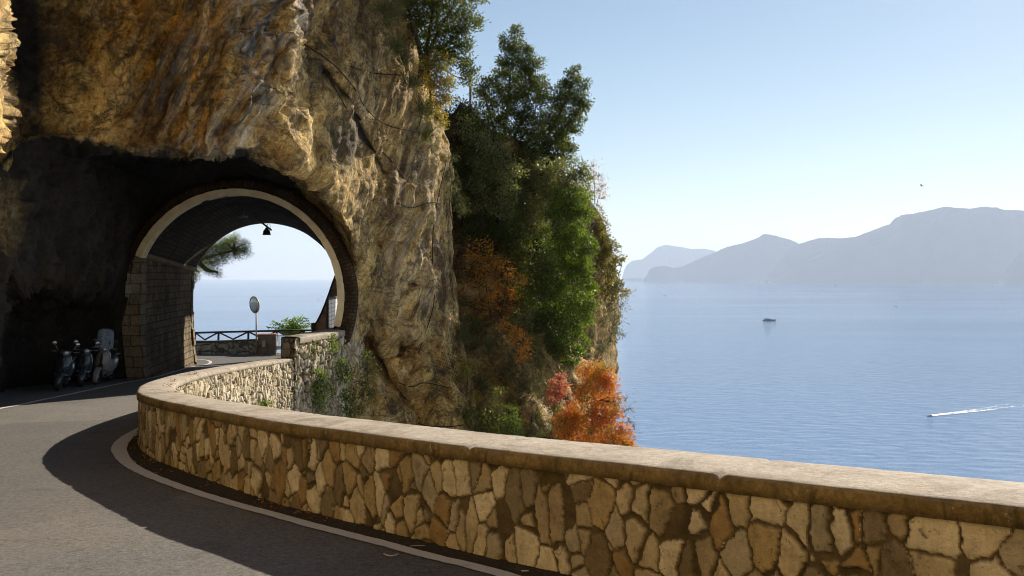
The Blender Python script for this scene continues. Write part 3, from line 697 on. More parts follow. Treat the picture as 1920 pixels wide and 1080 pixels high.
ribbon('road_verge', LI + _ln * .004, vb, 5, M['verge'], .006, .012, 'dark strip of soil and leaves at the parapet foot', 'verge')
_ll = spline([(-10.3, 16.0), (-10.42, 20.3), (-10.75, 23.0), (-11.05, 25.6), (-11.45, 29.0), (-11.6, 32), (-12.5, 38.5), (-12.55, 41.0), (-13.4, 43.5), (-15, 45)], 200)
_l2 = np.gradient(_ll, axis=0); _l2 /= np.linalg.norm(_l2, axis=1)[:, None]
ribbon('edge_line', _ll, _ll + np.stack([_l2[:, 1], -_l2[:, 0]], 1) * .13, 3, M['line'], .008, .015, 'thin white edge line beside the parked scooters', 'road line')

# ------------------------------------------------------------------ masonry
def voro2(s, t, seed, jit=1.0, wvar=.75):
    """edge distance, random number and local coordinates of irregular stones"""
    bx, by = np.floor(s).astype(np.int64), np.floor(t).astype(np.int64)
    best = np.full(s.shape, 9.); sec = best.copy(); z = np.zeros_like(best); rid = z; cx1 = z; cy1 = z; cx2 = z + 5; cy2 = z + 5
    for dx in range(-2, 3):
        for dy in range(-2, 3):
            ix, iy = bx + dx, by + dy; h = lambda c: _h(ix + 91, iy + 37, ix * 0 + seed, c)
            cx = ix + .5 + jit * (h(1) - .5) + .35 * (iy % 2); cy = iy + .5 + jit * (h(2) - .5)
            d = (s - cx) ** 2 + (t - cy) ** 2 - wvar * (h(3) - .5)
            near = d < best; mid = (~near) & (d < sec)
            cx2 = np.where(near, cx1, np.where(mid, cx, cx2)); cy2 = np.where(near, cy1, np.where(mid, cy, cy2))
            sec = np.where(near, best, np.minimum(sec, d))
            rid = np.where(near, h(4), rid); cx1 = np.where(near, cx, cx1); cy1 = np.where(near, cy, cy1); best = np.where(near, d, best)
    ed = (sec - best) / (2 * np.hypot(cx1 - cx2, cy1 - cy2) + .05)
    return best, ed, rid, s - cx1, t - cy1
def stone_face(name, path, nrm, zt, zb, cell, res, relief, mat, parent, seed, gap=(.05, .18), missing=.06, warp=.25, tilt=.5, flip=False, pieces=None):
    """one continuous wall face: stones of uneven outline standing out of the mortar"""
    L = np.concatenate([[0], np.cumsum(np.linalg.norm(np.diff(path, axis=0), axis=1))])
    n = max(8, int(L[-1] / res)); l = np.linspace(0, L[-1], n)
    px = np.stack([np.interp(l, L, path[:, k]) for k in (0, 1)], 1); nx = np.stack([np.interp(l, L, nrm[:, k]) for k in (0, 1)], 1); nx /= np.linalg.norm(nx, axis=1)[:, None]
    ZT, ZB = np.interp(l, L, zt), np.interp(l, L, zb)
    m = max(6, int((ZT - ZB).max() / res)); t = np.linspace(0, 1, m)
    Z = ZB[:, None] + (ZT - ZB)[:, None] * t; S = np.repeat(l[:, None], m, 1)
    q = np.stack([S * 3.2, Z * 3.2, S * 0 + seed], -1); q2 = q * 4.5
    s = S / cell[0] + warp * fbm(q, 3) + (.14 + .10 * (cell[0] > .12)) * fbm(q2, 3); tt = Z / cell[1] + warp * fbm(q + 40, 3) + .12 * fbm(q2 + 40, 3)
    sh = .35 * fbm(q * .35 + 9, 2)
    s = s + sh * tt
    f1, ed, r, lx, ly = voro2(s, tt, seed)
    r2 = (r * 7.13) % 1.0; r3 = (r * 31.7) % 1.0
    th = gap[0] + (gap[1] - gap[0]) * r2 ** 2
    th = th * (1 + 1.1 * fbm(q * 1.3 + 60, 3))
    st = sstep(th, th + .038, ed) * (r3 > missing)
    face = .55 + .45 * r2 + tilt * (((r * 3.7) % 1 - .5) * lx + ((r * 5.3) % 1 - .5) * ly)
    q3 = np.stack([S * 14, Z * 9, r * 40], -1)
    h = st * (face + .22 * fbm(q3, 3) + .30 * fbm(q3 * np.array([.45, .3, 1.]), 2)) + (1 - st) * (.12 * fbm(q * 3 + 3, 3)) + .10 * fbm(q * .6 + 20, 2)
    G = np.empty((n, m, 3)); G[..., :2] = px[:, None] + nx[:, None] * (relief * h)[..., None]; G[..., 2] = Z
    return grid_mesh(name, G, mat, parent, attrs={'sid': r, 'stone': st}, flip=flip)
def sweep(name, path, nrm, prof, mat, parent, zbase, rough=0.0, top=None, seed=0, side=None, wid=None, skip=None):
    """prof: rows of (share of the width, extra offset, height over zbase, roughness factor)"""
    prof = np.asarray(prof, float); W = np.ones(len(path)) if wid is None else wid
    O = prof[None, :, 0] * W[:, None] + prof[None, :, 1]
    G = np.empty((len(path), len(prof), 3)); G[..., :2] = path[:, None] + nrm[:, None] * O[..., None]; G[..., 2] = zbase[:, None] + prof[None, :, 2]
    if rough:
        d = fbm(G * 3.0 + seed, 3) * .7 + fbm(G * 11 + seed, 3) * .5 + fbm(G * 34 + seed, 2) * .25
        ch = np.maximum(0, fbm(G * 5.0 + 30 + seed, 3) - .18) * 2.2             # chipped arrises
        c = np.array([.5, 0]); cen = G.mean(1, keepdims=True)
        v = G - cen; v /= np.linalg.norm(v, axis=-1, keepdims=True)
        G = G + v * (rough * prof[None, :, 3] * d - rough * 1.6 * np.maximum(0, prof[None, :, 3] - 1) * ch)[..., None]
    if skip is not None: G = skip(G)
    return grid_mesh(name, G, mat, parent, attrs=None if side is None else {'side': np.repeat(np.asarray(side, float)[None], len(path), 0)}, wrap=True)

# parapet: one wall from the near right to the tunnel
ZW = rz(FR[:, 1]) + HW
par = empty('parapet_wall', (-1.5, 8.6, rz(8.6)), 'long curving parapet of ochre rubble stone under a flat concrete coping', 'parapet')
par_inv = np.array([-1.5, 8.6, float(rz(8.6))])
def under(o, root):
    """keep the world place of a mesh that was built in world coordinates under an Empty"""
    o.location = o.location - root.location; return o
body = FR + NRM * .045
vis = slice(120, NS)
o = stone_face('stone_facing', body[vis], -NRM[vis], ZW[vis] - TC + .01, rz(FR[vis, 1]) - .03, (.13, .215), .0105, .032, M['near_stone'], par, 5, gap=(.02, .16), missing=.05, warp=.20); under(o, par)
sb = FR + NRM * (CW - .04)[:, None]
sl = slice(760, NS)
o = stone_face('seaward_facing', sb[sl], NRM[sl], ZW[sl] - TC + .01, np.minimum(rz(FR[sl, 1]) - 1.0, -2.9 - .0 * FR[sl, 1]), (.105, .20), .026, .085, M['pale_stone'], par, 21, gap=(.04, .22), missing=.08, warp=.45, tilt=.55); under(o, par)
G = np.stack([np.concatenate([sb[:780], rz(FR[:780, 1])[:, None] + HW - TC], 1), np.concatenate([sb[:780], np.full((780, 1), -3.5)], 1)], 1)
under(grid_mesh('seaward_footing', G, M['far_stone'], par, attrs={'sid': np.full((780, 2), .4), 'stone': np.ones((780, 2))}), par)
cp = [(0, 0.0, -TC, .9), (0, -.004, -TC * .5, 1.0), (0, 0, -.022, 1.7), (0, .010, -.006, 1.9), (0, .035, 0, 1.2)]
cp += [(x, 0, .012 * math.sin(x * math.pi), .35) for x in np.linspace(.12, .88, 12)]
cp += [(1, -.035, 0, 1.2), (1, -.010, -.006, 1.9), (1, 0, -.022, 1.7), (1, .004, -TC * .5, 1.0), (1, 0, -TC, .9), (.66, 0, -TC - .002, .3), (.33, 0, -TC - .002, .3)]
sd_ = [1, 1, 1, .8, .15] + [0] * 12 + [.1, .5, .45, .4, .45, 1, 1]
def joints(G):
    """open joints between coping lengths"""
    L = np.concatenate([[0], np.cumsum(np.linalg.norm(np.diff(FR, axis=0), axis=1))])
    for Yj in (27.15, 24.3, 21.6, 18.6, 11.2, 9.05, 6.95, 5.55):
        i = np.argmin(np.abs(FR[:, 1] - Yj)); w = np.exp(-((L - L[i]) / (.035 if Yj > 12 else .022)) ** 2)
        G[..., 2] -= (w[:, None] * np.array([0, .3, .8, 1, 1] + [.7 if Yj > 12 else .35] * 12 + [1, 1, .8, .3, 0, 0, 0]) * .03)
    return G
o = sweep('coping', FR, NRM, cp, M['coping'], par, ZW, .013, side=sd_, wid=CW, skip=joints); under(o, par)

# ------------------------------------------------------------------ higher retaining wall by the portal
def at(u, v, Y): return P(u, v, Y)
rw = empty('retaining_wall', (-6.2, 29.5, float(rz(29.5))), 'tall rubble retaining wall with sprouting plants at the tunnel mouth', 'wall')
e0, e1, e2 = at(527, 632, 28.6), at(561, 633, 28.5), at(681, 613.5, 33.0)
zt0, zt1 = e1[2], e2[2]
fp = np.linspace(e1[:2] - .06 * (e2 - e1)[:2] - [.02, 0], e2[:2], 60); d = (e2 - e1)[:2]; d /= np.linalg.norm(d); fn = np.array([d[1], -d[0]]); fn = np.repeat(fn[None], 60, 0)
o = stone_face('stone_facing', fp - fn * .03, fn, np.linspace(zt0, zt1, 60) - .02, np.full(60, -4.2), (.115, .22), .028, .09, M['pale_stone'], rw, 33, gap=(.04, .22), missing=.06, warp=.45, tilt=.55); under(o, rw)
# end face towards the viewer and the sloping concrete top
ep = np.linspace(e0[:2], e1[:2], 12); en = np.repeat(np.array([[.05, -1.]]), 12, 0); en /= np.linalg.norm(en, axis=1)[:, None]
o = stone_face('end_facing', ep, en, np.full(12, zt0 - .02), np.full(12, rz(28.5) - .2), (.2, .2), .025, .03, M['far_stone'], rw, 8); under(o, rw)
bk0, bk1 = np.array([e0[0], 28.6]), np.array([-5.75, 33.8])
A = np.linspace(e1[:2] + fn[0] * .05 + [0, -.05], e2[:2] + fn[0] * .05, 60); B = np.linspace(bk0 + [0, -.05], bk1, 60)
z = np.linspace(zt0, zt1, 60)
G = np.empty((60, 12, 3))
for i, (s_, dz) in enumerate([(0, -.16), (0, -.03), (.02, 0), (.15, .02), (.3, .03), (.5, .03), (.7, .03), (.85, .02), (.98, 0), (1, -.03), (1, -.8), (1, -1.6)]):
    G[:, i, :2] = A * (1 - s_) + B * s_; G[:, i, 2] = z + dz
G += (fbm(G * 4, 3) * .03)[..., None]
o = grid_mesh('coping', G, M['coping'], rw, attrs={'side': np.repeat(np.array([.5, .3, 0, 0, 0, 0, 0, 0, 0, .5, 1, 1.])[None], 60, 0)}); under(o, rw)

# ------------------------------------------------------------------ tunnel
tn = empty('road_tunnel', (AX, 31.6, float(rz(31.6))), 'short stone road tunnel with a cream arch band, open to the sea', 'tunnel')
Y0, Y1 = 31.6, 41.0
def tun_c(y):
    k = (y - Y0) / (Y1 - Y0); return AX + k * (-10.1 - AX), AZ + k * (-.38), AR
ys = np.linspace(Y0 - .02, Y1, 60)
th = np.linspace(math.pi - math.asin(1.30 / AR), -.75, 80)           # from the left cornice over the crown to low on the right
def vault(y, th, R):
    cx, cz, _ = tun_c(y); return np.stack([cx + R * np.cos(th), np.full_like(th, y), cz + R * np.sin(th)], -1)
G = np.stack([vault(y, th, AR + .03 * perlin(np.stack([th * 6, th * 0 + y * 1.2, th * 0], -1))) for y in ys], 0)
UV = np.stack([np.repeat(((ys - Y0))[:, None], 80, 1), np.repeat((th * AR)[None], 60, 0)], -1)
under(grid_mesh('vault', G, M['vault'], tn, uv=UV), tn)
# left wall of coursed blocks, leaning a little
def lw_pt(y, t):
    cx, cz, R = tun_c(y); x = cx - R * math.cos(math.asin(1.30 / R)); k = (y - Y0) / (Y1 - Y0)
    xt, xb = x - .06, -11.62 + k * (-12.98 + 11.62); z = cz + 1.30 + (float(rz(y)) - .15 - cz - 1.30) * t
    return np.array([xt + (xb - xt) * t - .13 * math.sin(t * math.pi), y, z])
tt = np.linspace(0, 1, 60)
ylw = np.linspace(Y0 + .55, Y1, 90)
G = np.array([[lw_pt(y, t) for t in tt] for y in ylw])
uvz = np.array([[(y, p[2]) for p in row] for y, row in zip(ylw, G)])
blk = fbm(G * 2.2, 4) * .05 + .02 * fbm(G * 8, 2); G[..., 0] += blk
under(grid_mesh('side_wall', G, M['ashlar'], tn, uv=uvz), tn)
# quoins at the near and the far jamb, standing slightly proud
def quoin(y0, y1, proud, front):
    cols = []
    for dx, y in (((-.55, y0), (proud, y0), (proud, y1), (-.3, y1)) if front else ((-.3, y0), (proud, y0), (proud, y1), (-.9, y1))):
        cols.append([lw_pt(y, t) + np.array([dx, 0, 0]) for t in tt])
    g_ = np.array(cols); z = g_[..., 2]
    row = np.floor(z / .33); r = _h(row.astype(int), (row * 0 + 3).astype(int), (row * 0).astype(int), 2) - .5
    g_[1:3, :, 0] += .07 * r[1:3]; g_[..., 2] += .0
    lx = np.array([0, .5, .5 + abs(y1 - y0), 1.2 + abs(y1 - y0)])
    return under(grid_mesh('quoin', g_, M['quoin'], tn, uv=np.stack([np.repeat(lx[:, None], 60, 1), z], -1), smooth=False), tn)
quoin(Y0 - .12, Y0 + .56, .05, True); quoin(Y1 - .35, Y1 + .06, .05, False)
# right wall, below the vault
cols = []
for y in np.linspace(Y0, Y1, 20):
    cx, cz, R = tun_c(y); x = cx + R * math.cos(-.75); z0 = cz + R * math.sin(-.75)
    cols.append([[x + .02, y, z0], [x + .15, y, float(rz(y)) - .2]])
G = np.array(cols); under(grid_mesh('side_wall', G, M['ashlar'], tn, uv=G[..., 1:3]), tn)
# cornice along the left springing
b = MB(); pts = []
for y in np.linspace(Y0 + .3, Y1 + .05, 16):
    p_ = lw_pt(y, 0); pts.append([[p_[0] - .05, y, p_[2] + .10], [p_[0] + .13, y, p_[2] + .09], [p_[0] + .14, y, p_[2] - .03], [p_[0] + .08, y, p_[2] - .07], [p_[0] - .05, y, p_[2] - .07]])
b.loft(np.array(pts)); under(b.build('cornice', M['quoin'], tn, smooth=False), tn)
# cream band at the near portal: a faceted concrete ring
def ring(name, R0, R1, t0, t1, ya, yb, mat, n, uvs=None, groove=0.0, rough=0.0):
    th = np.linspace(t0, t1, n); secs = []
    for i, a in enumerate(th):
        gz = groove if (groove and i % 6 == 0) else 0.0
        c, s_ = math.cos(a), math.sin(a)
        q = [(R0 + gz, ya + gz), (R1 - gz, ya + gz), (R1, yb), (R0, yb)]
        secs.append([[AX + r * c, y, AZ + r * s_] for r, y in q])
    secs = np.array(secs)
    if rough: secs += (fbm(secs * 2.5, 3) * rough)[..., None]
    V = secs.reshape(-1, 3); f = grid_faces(n, 4, True); f = np.vstack([f, [[0, 1, 2, 3], [4 * n - 1, 4 * n - 2, 4 * n - 3, 4 * n - 4]]])
    uv = np.stack([np.repeat(th[:, None] * R1, 4, 1), np.repeat(np.array([[0, R1 - R0, R1 - R0 + .3, -.3]]), n, 0)], -1).reshape(-1, 2)
    return under(mesh_np(name, V, f, mat, tn, False, uv=uv), tn)
ta, tb = math.pi - math.asin(1.33 / 3.45), -math.asin(.96 / 3.47)
ring('arch_band', AR - .005, AR + .205, ta, tb, Y0 - .24, Y0 + .2, M['cream'], 85, groove=.012)
# brick ring round it
th = np.linspace(math.pi * .93, -.80, 100)
G = np.stack([np.stack([AX + R * np.cos(th), np.full_like(th, Y0 - .12 - dy) + .03 * perlin(np.stack([th * 9, th * 0 + R * 3, th * 0], -1)), AZ + R * np.sin(th)], -1) for R, dy in ((AR + .16, -.05), (AR + .18, .0), (AR + .28, .02), (AR + .40, .02), (AR + .48, -.02), (AR + .54, -.12), (AR + .58, -.4))], 0)
UV = np.stack([np.repeat(np.array([0, .02, .16, .30, .40, .48, .7])[:, None], 100, 1), np.repeat(th[None] * (AR + .5), 7, 0)], -1)
under(grid_mesh('brick_surround', G, M['ringbrick'], tn, uv=UV), tn)
# portal spandrel behind the overhang, keeps daylight from leaking round the vault
def far_face():
    th = np.linspace(math.pi + .12, -.75, 60); rows = []
    cx, cz, R = tun_c(Y1)
    for R_ in (R, R + .45, R + .5, R + 2.6):
        rows.append(np.stack([cx + R_ * np.cos(th), np.full_like(th, Y1 + (.05 if R_ < R + .48 else 0) + .1 * (R_ - R)), cz + R_ * np.sin(th)], -1))
    G = np.array(rows); under(grid_mesh('exit_face', G, M['ashlar'], tn, uv=np.stack([np.repeat(th[None] * 3.2, 4, 0), np.repeat(np.array([0, .45, .5, 2.6])[:, None], 60, 1)], -1)), tn)
far_face()
# lamp hung under the far end of the vault
lp = empty('tunnel_lamp', tuple(at(500, 436, 39.6)), 'dark bell shaped lamp hanging from the tunnel vault', 'lamp')
L0 = at(500, 440.5, 39.6)
b = MB(); b.lathe([(.005, .30), (.05, .29), (.075, .22), (.12, .19), (.15, .06), (.165, .0), (.15, .0), (.135, .05), (.0, .17)], L0, 'z', 24); under(b.build('lamp_shade', simple_mat('dark_lamp_enamel', (.03, .03, .032), .5), lp), lp)
b = MB(); b.tube([L0 + [0, 0, .28], L0 + [.0, 0, .36], L0 + [.04, 0, .42]], .02, 6); b.tube([at(509, 431.5, 39.6), at(490, 417, 39.2), at(462, 397, 38.6)], .035, 6); b.tube([at(506, 420, 39.5), at(507, 429, 39.6), L0 + [.0, 0, .36]], .012, 5)
under(b.build('bracket', M['bark'], lp), lp)
q = at(456, 406.2, 36.0); b = MB(); b.box(q, (.34, .10, .04), b=.01); b.box(q + [0, 0, .10], (.03, .03, .20)); o = b.build('conduit_box', simple_mat('galvanised_tray', (.5, .5, .48), .4, .3), origin=q); o.location = q
tag(o, 'small pale metal tray fixed high on the tunnel vault', 'cable tray')
# ================================================================== beyond the tunnel
def thing_mesh(o, loc): o.location = loc; return o
ye = 48.0
# roadside wall
W0, W1 = at(355, 641, ye + .4), at(481, 636, ye)
pth = np.linspace(W0[:2], W1[:2], 40); nn = np.repeat(np.array([[0, -1.]]), 40, 0)
fw = empty('roadside_wall', tuple(at(420, 664, ye)), 'low grey rubble wall beyond the tunnel below the rail', 'wall')
ztw = np.linspace(W0[2], W1[2], 40)
under(stone_face('stone_facing', pth, nn, ztw - .07, np.full(40, rz(ye) - .1), (.30, .27), .03, .04, M['far_stone'], fw, 12, gap=(.06, .16), missing=.0), fw)
b = MB(); b.loft(np.stack([np.stack([pth[:, 0], pth[:, 1] - .04, ztw - .09], 1), np.stack([pth[:, 0], pth[:, 1] - .04, ztw], 1), np.stack([pth[:, 0], pth[:, 1] + .4, ztw], 1), np.stack([pth[:, 0], pth[:, 1] + .4, ztw - .09], 1)], 1))
under(b.build('coping', M['far_stone'], fw, smooth=False), fw)
G = np.array([[[x, ye + .4, z] for z in (-5.0, W1[2] - .09)] for x in (W0[0], W1[0])]); under(grid_mesh('back_facing', G, M['far_stone'], fw), fw)
# wooden rail with crossed braces
dark = simple_mat('dark_stained_wood', (.030, .022, .018), .75, var=.2)
fe = empty('wooden_fence', tuple(at(440, 640, ye + .7)), 'dark brown wooden rail fence with slanting braces above the sea', 'fence')
yf = ye + .7
def rail(name, pts, r):
    b = MB(); b.tube([at(*p, yf) for p in pts], r, 7); under(b.build(name, dark, fe), fe)
rail('top_rail', [(352, 624.5), (410, 622.8), (480, 621), (590, 619)], .05)
for pu, pv in ((366, 623), (410, 622.6), (466, 621.2), (519, 620), (570, 619)): rail('post', [(pu - .5, pv + 20), (pu, pv)], .055)
for a_, b_ in (((367, 624.5), (384, 637)), ((384, 637), (408, 624)), ((412, 624), (437, 636)), ((437, 636), (464, 623)), ((468, 623), (492, 635)), ((492, 635), (517, 621.5)), ((521, 621.5), (545, 634)), ((545, 634), (568, 620.5))): rail('brace', [a_, b_], .04)
# gate pier
G0, G1 = at(481.5, 628.5, 47.6), at(515, 663.5, 47.6)
gp = empty('gate_pier', (float((G0[0] + G1[0]) / 2), 47.9, float(G1[2])), 'grey rendered gate pier with a thin terracotta cap and pale patch', 'gate pier')
cg = np.array([(G0[0] + G1[0]) / 2, 47.9, (G0[2] + G1[2]) / 2]); sz = np.array([G1[0] - G0[0], .6, G0[2] - G1[2]])
R15 = np.array(Matrix.Rotation(math.radians(9), 3, 'Z'))
b = MB(); b.box(cg - [0, 0, .05], sz + [0, 0, .1], R15, b=.015); under(b.build('pier_body', simple_mat('grey_render', (.20, .165, .13), .9, var=.25, scale=4, bmp=.5), gp, smooth=False), gp)
b = MB(); b.box(cg + [0, 0, sz[2] / 2 + .02], sz * [1.06, 1.1, 0] + [0, 0, .05], R15, b=.01); under(b.build('cap', simple_mat('terracotta', (.34, .13, .06), .85), gp, smooth=False), gp)
b = MB(); b.box(at(494.5, 645, 47.35) , (.14, .02, .30), R15); under(b.build('patch', simple_mat('pale_patch', (.5, .45, .36), .8), gp, smooth=False), gp)
# white gate
gw = empty('metal_gate', tuple(at(522, 660, 47.8)), 'white metal bar gate beside the grey pier', 'gate')
wm = simple_mat('white_gate_paint', (.72, .72, .70), .45)
b = MB(); [b.tube([at(515.5, v_, 47.8), at(548, v_ - .6, 47.8)], .022, 6) for v_ in (629.5, 655)]; [b.tube([at(u_, 629, 47.8), at(u_, 655.5, 47.8)], .012, 5) for u_ in np.arange(517, 547, 2.5)]
[b.tube([at(u_, 628, 47.8), at(u_, 661, 47.8)], .03, 6) for u_ in (515.8, 547.5)]
under(b.build('bars', wm, gw), gw)
b = MB(); b.box(at(524, 651.5, 47.75), (.42, .03, .16)); under(b.build('kick_panel', wm, gw, smooth=False), gw)
# traffic mirror
mr = empty('traffic_mirror', tuple(at(480.5, 663, 47.4)), 'round convex traffic mirror on a slim pole beyond the tunnel', 'traffic mirror')
b = MB(); b.tube([at(480.5, 664.5, 47.4), at(480.5, 585, 47.4)], .035, 8); under(b.build('pole', simple_mat('weathered_steel', (.36, .29, .22), .55, .2), mr), mr)
cm = at(477.3, 571.5, 47.3)
Rm = np.array(Matrix.Rotation(math.radians(-44), 3, 'Z')) @ np.array(Matrix.Rotation(math.radians(6), 3, 'X'))
def tilted(prof, mat, name, par_=None):
    b = MB(); b.lathe(prof, (0, 0, 0), 'y', 32); b.V = [v @ Rm.T + cm for v in b.V]; return b.build(name, mat, par_)
fr_ = tilted([(.0, .06), (.34, .05), (.40, .03), (.415, .0), (.41, -.03), (.385, -.03), (.38, -.01)], simple_mat('pale_mirror_rim', (.42, .38, .32), .5), 'mirror_rim', mr); under(fr_, mr)
m_, nt_, out_ = new_mat('mirror_glass'); principled(nt_, out_, color=(.42, .38, .30), rough=.12, metal=1.0)
gl = tilted([(.0, -.075), (.12, -.07), (.24, -.055), (.33, -.03), (.385, -.008)], m_, 'mirror_glass', mr); under(gl, mr)
b = MB(); b.tube([cm + [.02, .05, -.05], at(480.5, 585, 47.4), at(480.5, 590, 47.4)], .03, 6); under(b.build('bracket', M['bark'], mr), mr)
# thin post by the exit
b = MB(); q0 = at(362, 668, 43.5); b.tube([q0, at(361, 586, 43.5)], .06, 8); b.lathe([(.0, .03), (.07, .02), (.075, 0), (.075, -.06), (.06, -.06)], at(361, 585.5, 43.5), 'z', 12)
o = b.build('marker_post', M['bark'], origin=q0); o.location = q0; tag(o, 'thin dark post beside the far left tunnel jamb', 'post')
# sloping wing wall right of the exit, with brick end and a pale panel
yw = 46.2
ww = empty('wing_wall', tuple(at(612, 640, yw)), 'brown wing wall with a steep sloping top right of the tunnel exit', 'wall')
out_l = [(590, 650), (590.5, 612), (596, 604), (604, 588), (611, 571), (618, 552), (624, 534), (629, 521), (634, 508), (641, 492), (641, 650)]
def prism(poly, y0, y1):
    a = np.array([at(u_, v_, y0) for u_, v_ in poly]); bb = a.copy(); bb[:, 1] = y1; return a, bb
a_, b_ = prism(out_l, yw, yw + .55)
me = bpy.data.meshes.new('wall_body'); n_ = len(a_)
me.from_pydata([tuple(x) for x in np.vstack([a_, b_])], [], [tuple(range(n_)), tuple(range(2 * n_ - 1, n_ - 1, -1))] + [(i, i + n_, (i + 1) % n_ + n_, (i + 1) % n_) for i in range(n_)])
o = link('wall_body', me, simple_mat('brown_rough_render', (.22, .145, .088), .95, var=.3, scale=3, bmp=.8), ww); under(o, ww)
b = MB(); top = out_l[1:10]; secs = []
for u_, v_ in top:
    p_ = at(u_, v_, yw); secs.append([p_ + [-.05, -.06, .0], p_ + [-.05, -.06, .07], p_ + [-.05, .62, .07], p_ + [-.05, .62, 0]])
b.loft(np.array(secs)); under(b.build('coping', simple_mat('dark_slab_coping', (.10, .065, .045), .9), ww, smooth=False), ww)
b = MB(); b.box(at(588.5, 611, yw + .1), (.16, .5, .28), b=.01); b.box(at(588.5, 627, yw + .1), (.13, .46, .50)); under(b.build('brick_end', M['ringbrick'], ww, smooth=False), ww)
pa, pb = at(614.5, 562.5, 42.8), at(632, 561, 45.8); pz0, pz1 = at(614.5, 618, 42.8)[2], pa[2]
pn = empty('notice_panel', (float((pa[0] + pb[0]) / 2), float((pa[1] + pb[1]) / 2), float(pz0)), 'white board ruled into rows standing in sunlight by the brown wing wall', 'notice board')
dv = (pb - pa)[:2]; Lp = float(np.linalg.norm(dv)); ang = math.atan2(dv[1], dv[0]); Rp = np.array(Matrix.Rotation(ang, 3, 'Z')); hh = float(pz1 - pz0); cp_ = np.array([(pa[0] + pb[0]) / 2, (pa[1] + pb[1]) / 2, (pz0 + pz1) / 2])
sdn = 1 if (Rp @ np.array([0, -1., 0]))[0] > 0 else -1
b = MB(); b.box(cp_, (Lp, .05, hh), Rp, b=.006); under(b.build('board', simple_mat('white_board', (.74, .74, .73), .5, var=.03), pn, smooth=False), pn)
b = MB()
for k_ in range(1, 7): b.box(cp_ + np.array([0, 0, hh * (k_ / 7 - .5)]) + Rp @ np.array([0, -.0265 * sdn, 0]), (Lp * .96, .003, .02), Rp)
for k_ in (-1, 1): b.box(cp_ + Rp @ np.array([Lp * .17 * k_, -.0268 * sdn, 0]), (.03, .003, hh * .96), Rp)
under(b.build('grid_lines', simple_mat('grey_rules', (.25, .25, .27), .6), pn, smooth=False), pn)
b = MB(); b.box(cp_ + Rp @ np.array([-Lp / 2 - .05, 0, 0]), (.10, .09, hh + .10), Rp); b.box(cp_ + Rp @ np.array([0, 0, hh / 2 + .05]), (Lp + .1, .09, .10), Rp)
for k_ in (-1, 1): b.box(cp_ + Rp @ np.array([Lp * .45 * k_, 0, -hh / 2 - .35]), (.09, .09, .9), Rp)
under(b.build('timber_frame', simple_mat('grey_brown_timber', (.17, .12, .085), .85), pn, smooth=False), pn)
# ground past the exit on the seaward side of the roadside wall falls away
G = np.array([[[x, y, z] for x in (-40, -12, 2)] for y, z in ((48.9, rz(48) - .4), (52, -5), (60, -14), (75, -40), (90, -89.5))])
tag(grid_mesh('hillside', G, M['rock'], attrs={k_: np.full((5, 3), v_) for k_, v_ in (('ochre', .5), ('pale', 0), ('shade_dark', .3), ('streak', 0))}), 'rocky slope falling to the sea beyond the rail', 'slope', kind='structure')
G = np.array([[[x, y, z] for x, z in ((-14.3, 6.), (-13.55, 1.7), (-13.45, -1), (-13.6, rz(42) - .3))] for y in (Y1, 41.8)]); 
# ================================================================== plants
def leaf_mesh(name, B, D, Ls, Wd, hue, mat, parent, root=None, fold=.18):
    """B base points, D directions, Ls lengths, Wd widths -> folded leaf blades in one mesh"""
    n = len(B); r = rng.normal(size=(n, 3)); s = np.cross(D, r); s /= np.linalg.norm(s, axis=1)[:, None] + 1e-9; nn = np.cross(s, D)
    mid = B + D * (Ls * .45)[:, None]
    V = np.stack([B, mid + s * Wd[:, None] + nn * (Wd * fold * 2)[:, None], B + D * Ls[:, None], mid - s * Wd[:, None] + nn * (Wd * fold * 2)[:, None]], 1).reshape(-1, 3)
    f = np.arange(4 * n).reshape(-1, 4)
    return mesh_np(name, V, f, mat, parent, True, attrs={'hue': np.repeat(hue, 4)}, origin=None if root is None else root)
def unit(n):
    d = rng.normal(size=(n, 3)); return d / np.linalg.norm(d, axis=1)[:, None]
def sprays(blobs, dens=1.0, leaf=.10, rs=.26, per=34, droop=0.0, flat=1.0, ragged=.35):
    """leaf positions in ragged sprays filling soft blobs (u, v, r px, Y)"""
    BB, DD, CC = [], [], []
    for (u, v, r, Y) in blobs:
        C = P(u, v, Y); R = r * Y / F
        ns = max(5, int(dens * 40 * (R / .9) ** 2 * (.26 / rs) ** 2 + 4))
        d = unit(ns); rad = R * (rng.uniform(.10, 1.0, ns) ** .45); rad *= 1 + ragged * perlin(d * 1.9 + C * .7) * 1.4
        S = C + d * rad[:, None] * np.array([1, .85, 1 * flat])
        CC.append((C, S))
        for q in S:
            k = int(per * rng.uniform(.55, 1.35)); o = rng.normal(size=(k, 3)) * rs * np.array([.55, .55, .42]); 
            BB.append(q + o)
            dd = unit(k) + .8 * o / (np.linalg.norm(o, axis=1)[:, None] + 1e-6) + np.array([0, 0, .25 - droop]) + .4 * (q - C) / R
            DD.append(dd / np.linalg.norm(dd, axis=1)[:, None])
    return np.vstack(BB), np.vstack(DD), CC
def limb(b, p0, p1, r0, r1, bend=.12, n=7, k=6):
    p0, p1 = np.array(p0, float), np.array(p1, float); t = np.linspace(0, 1, n)[:, None]; L = np.linalg.norm(p1 - p0)
    off = unit(1)[0] * bend * L; off2 = unit(1)[0] * bend * .5 * L
    pts = p0 + (p1 - p0) * t + off * np.sin(t * math.pi) + off2 * np.sin(t * 2 * math.pi) + np.array([0, 0, .05 * L]) * np.sin(t * math.pi)
    b.tube(pts, np.linspace(r0, r1, n), k); return pts
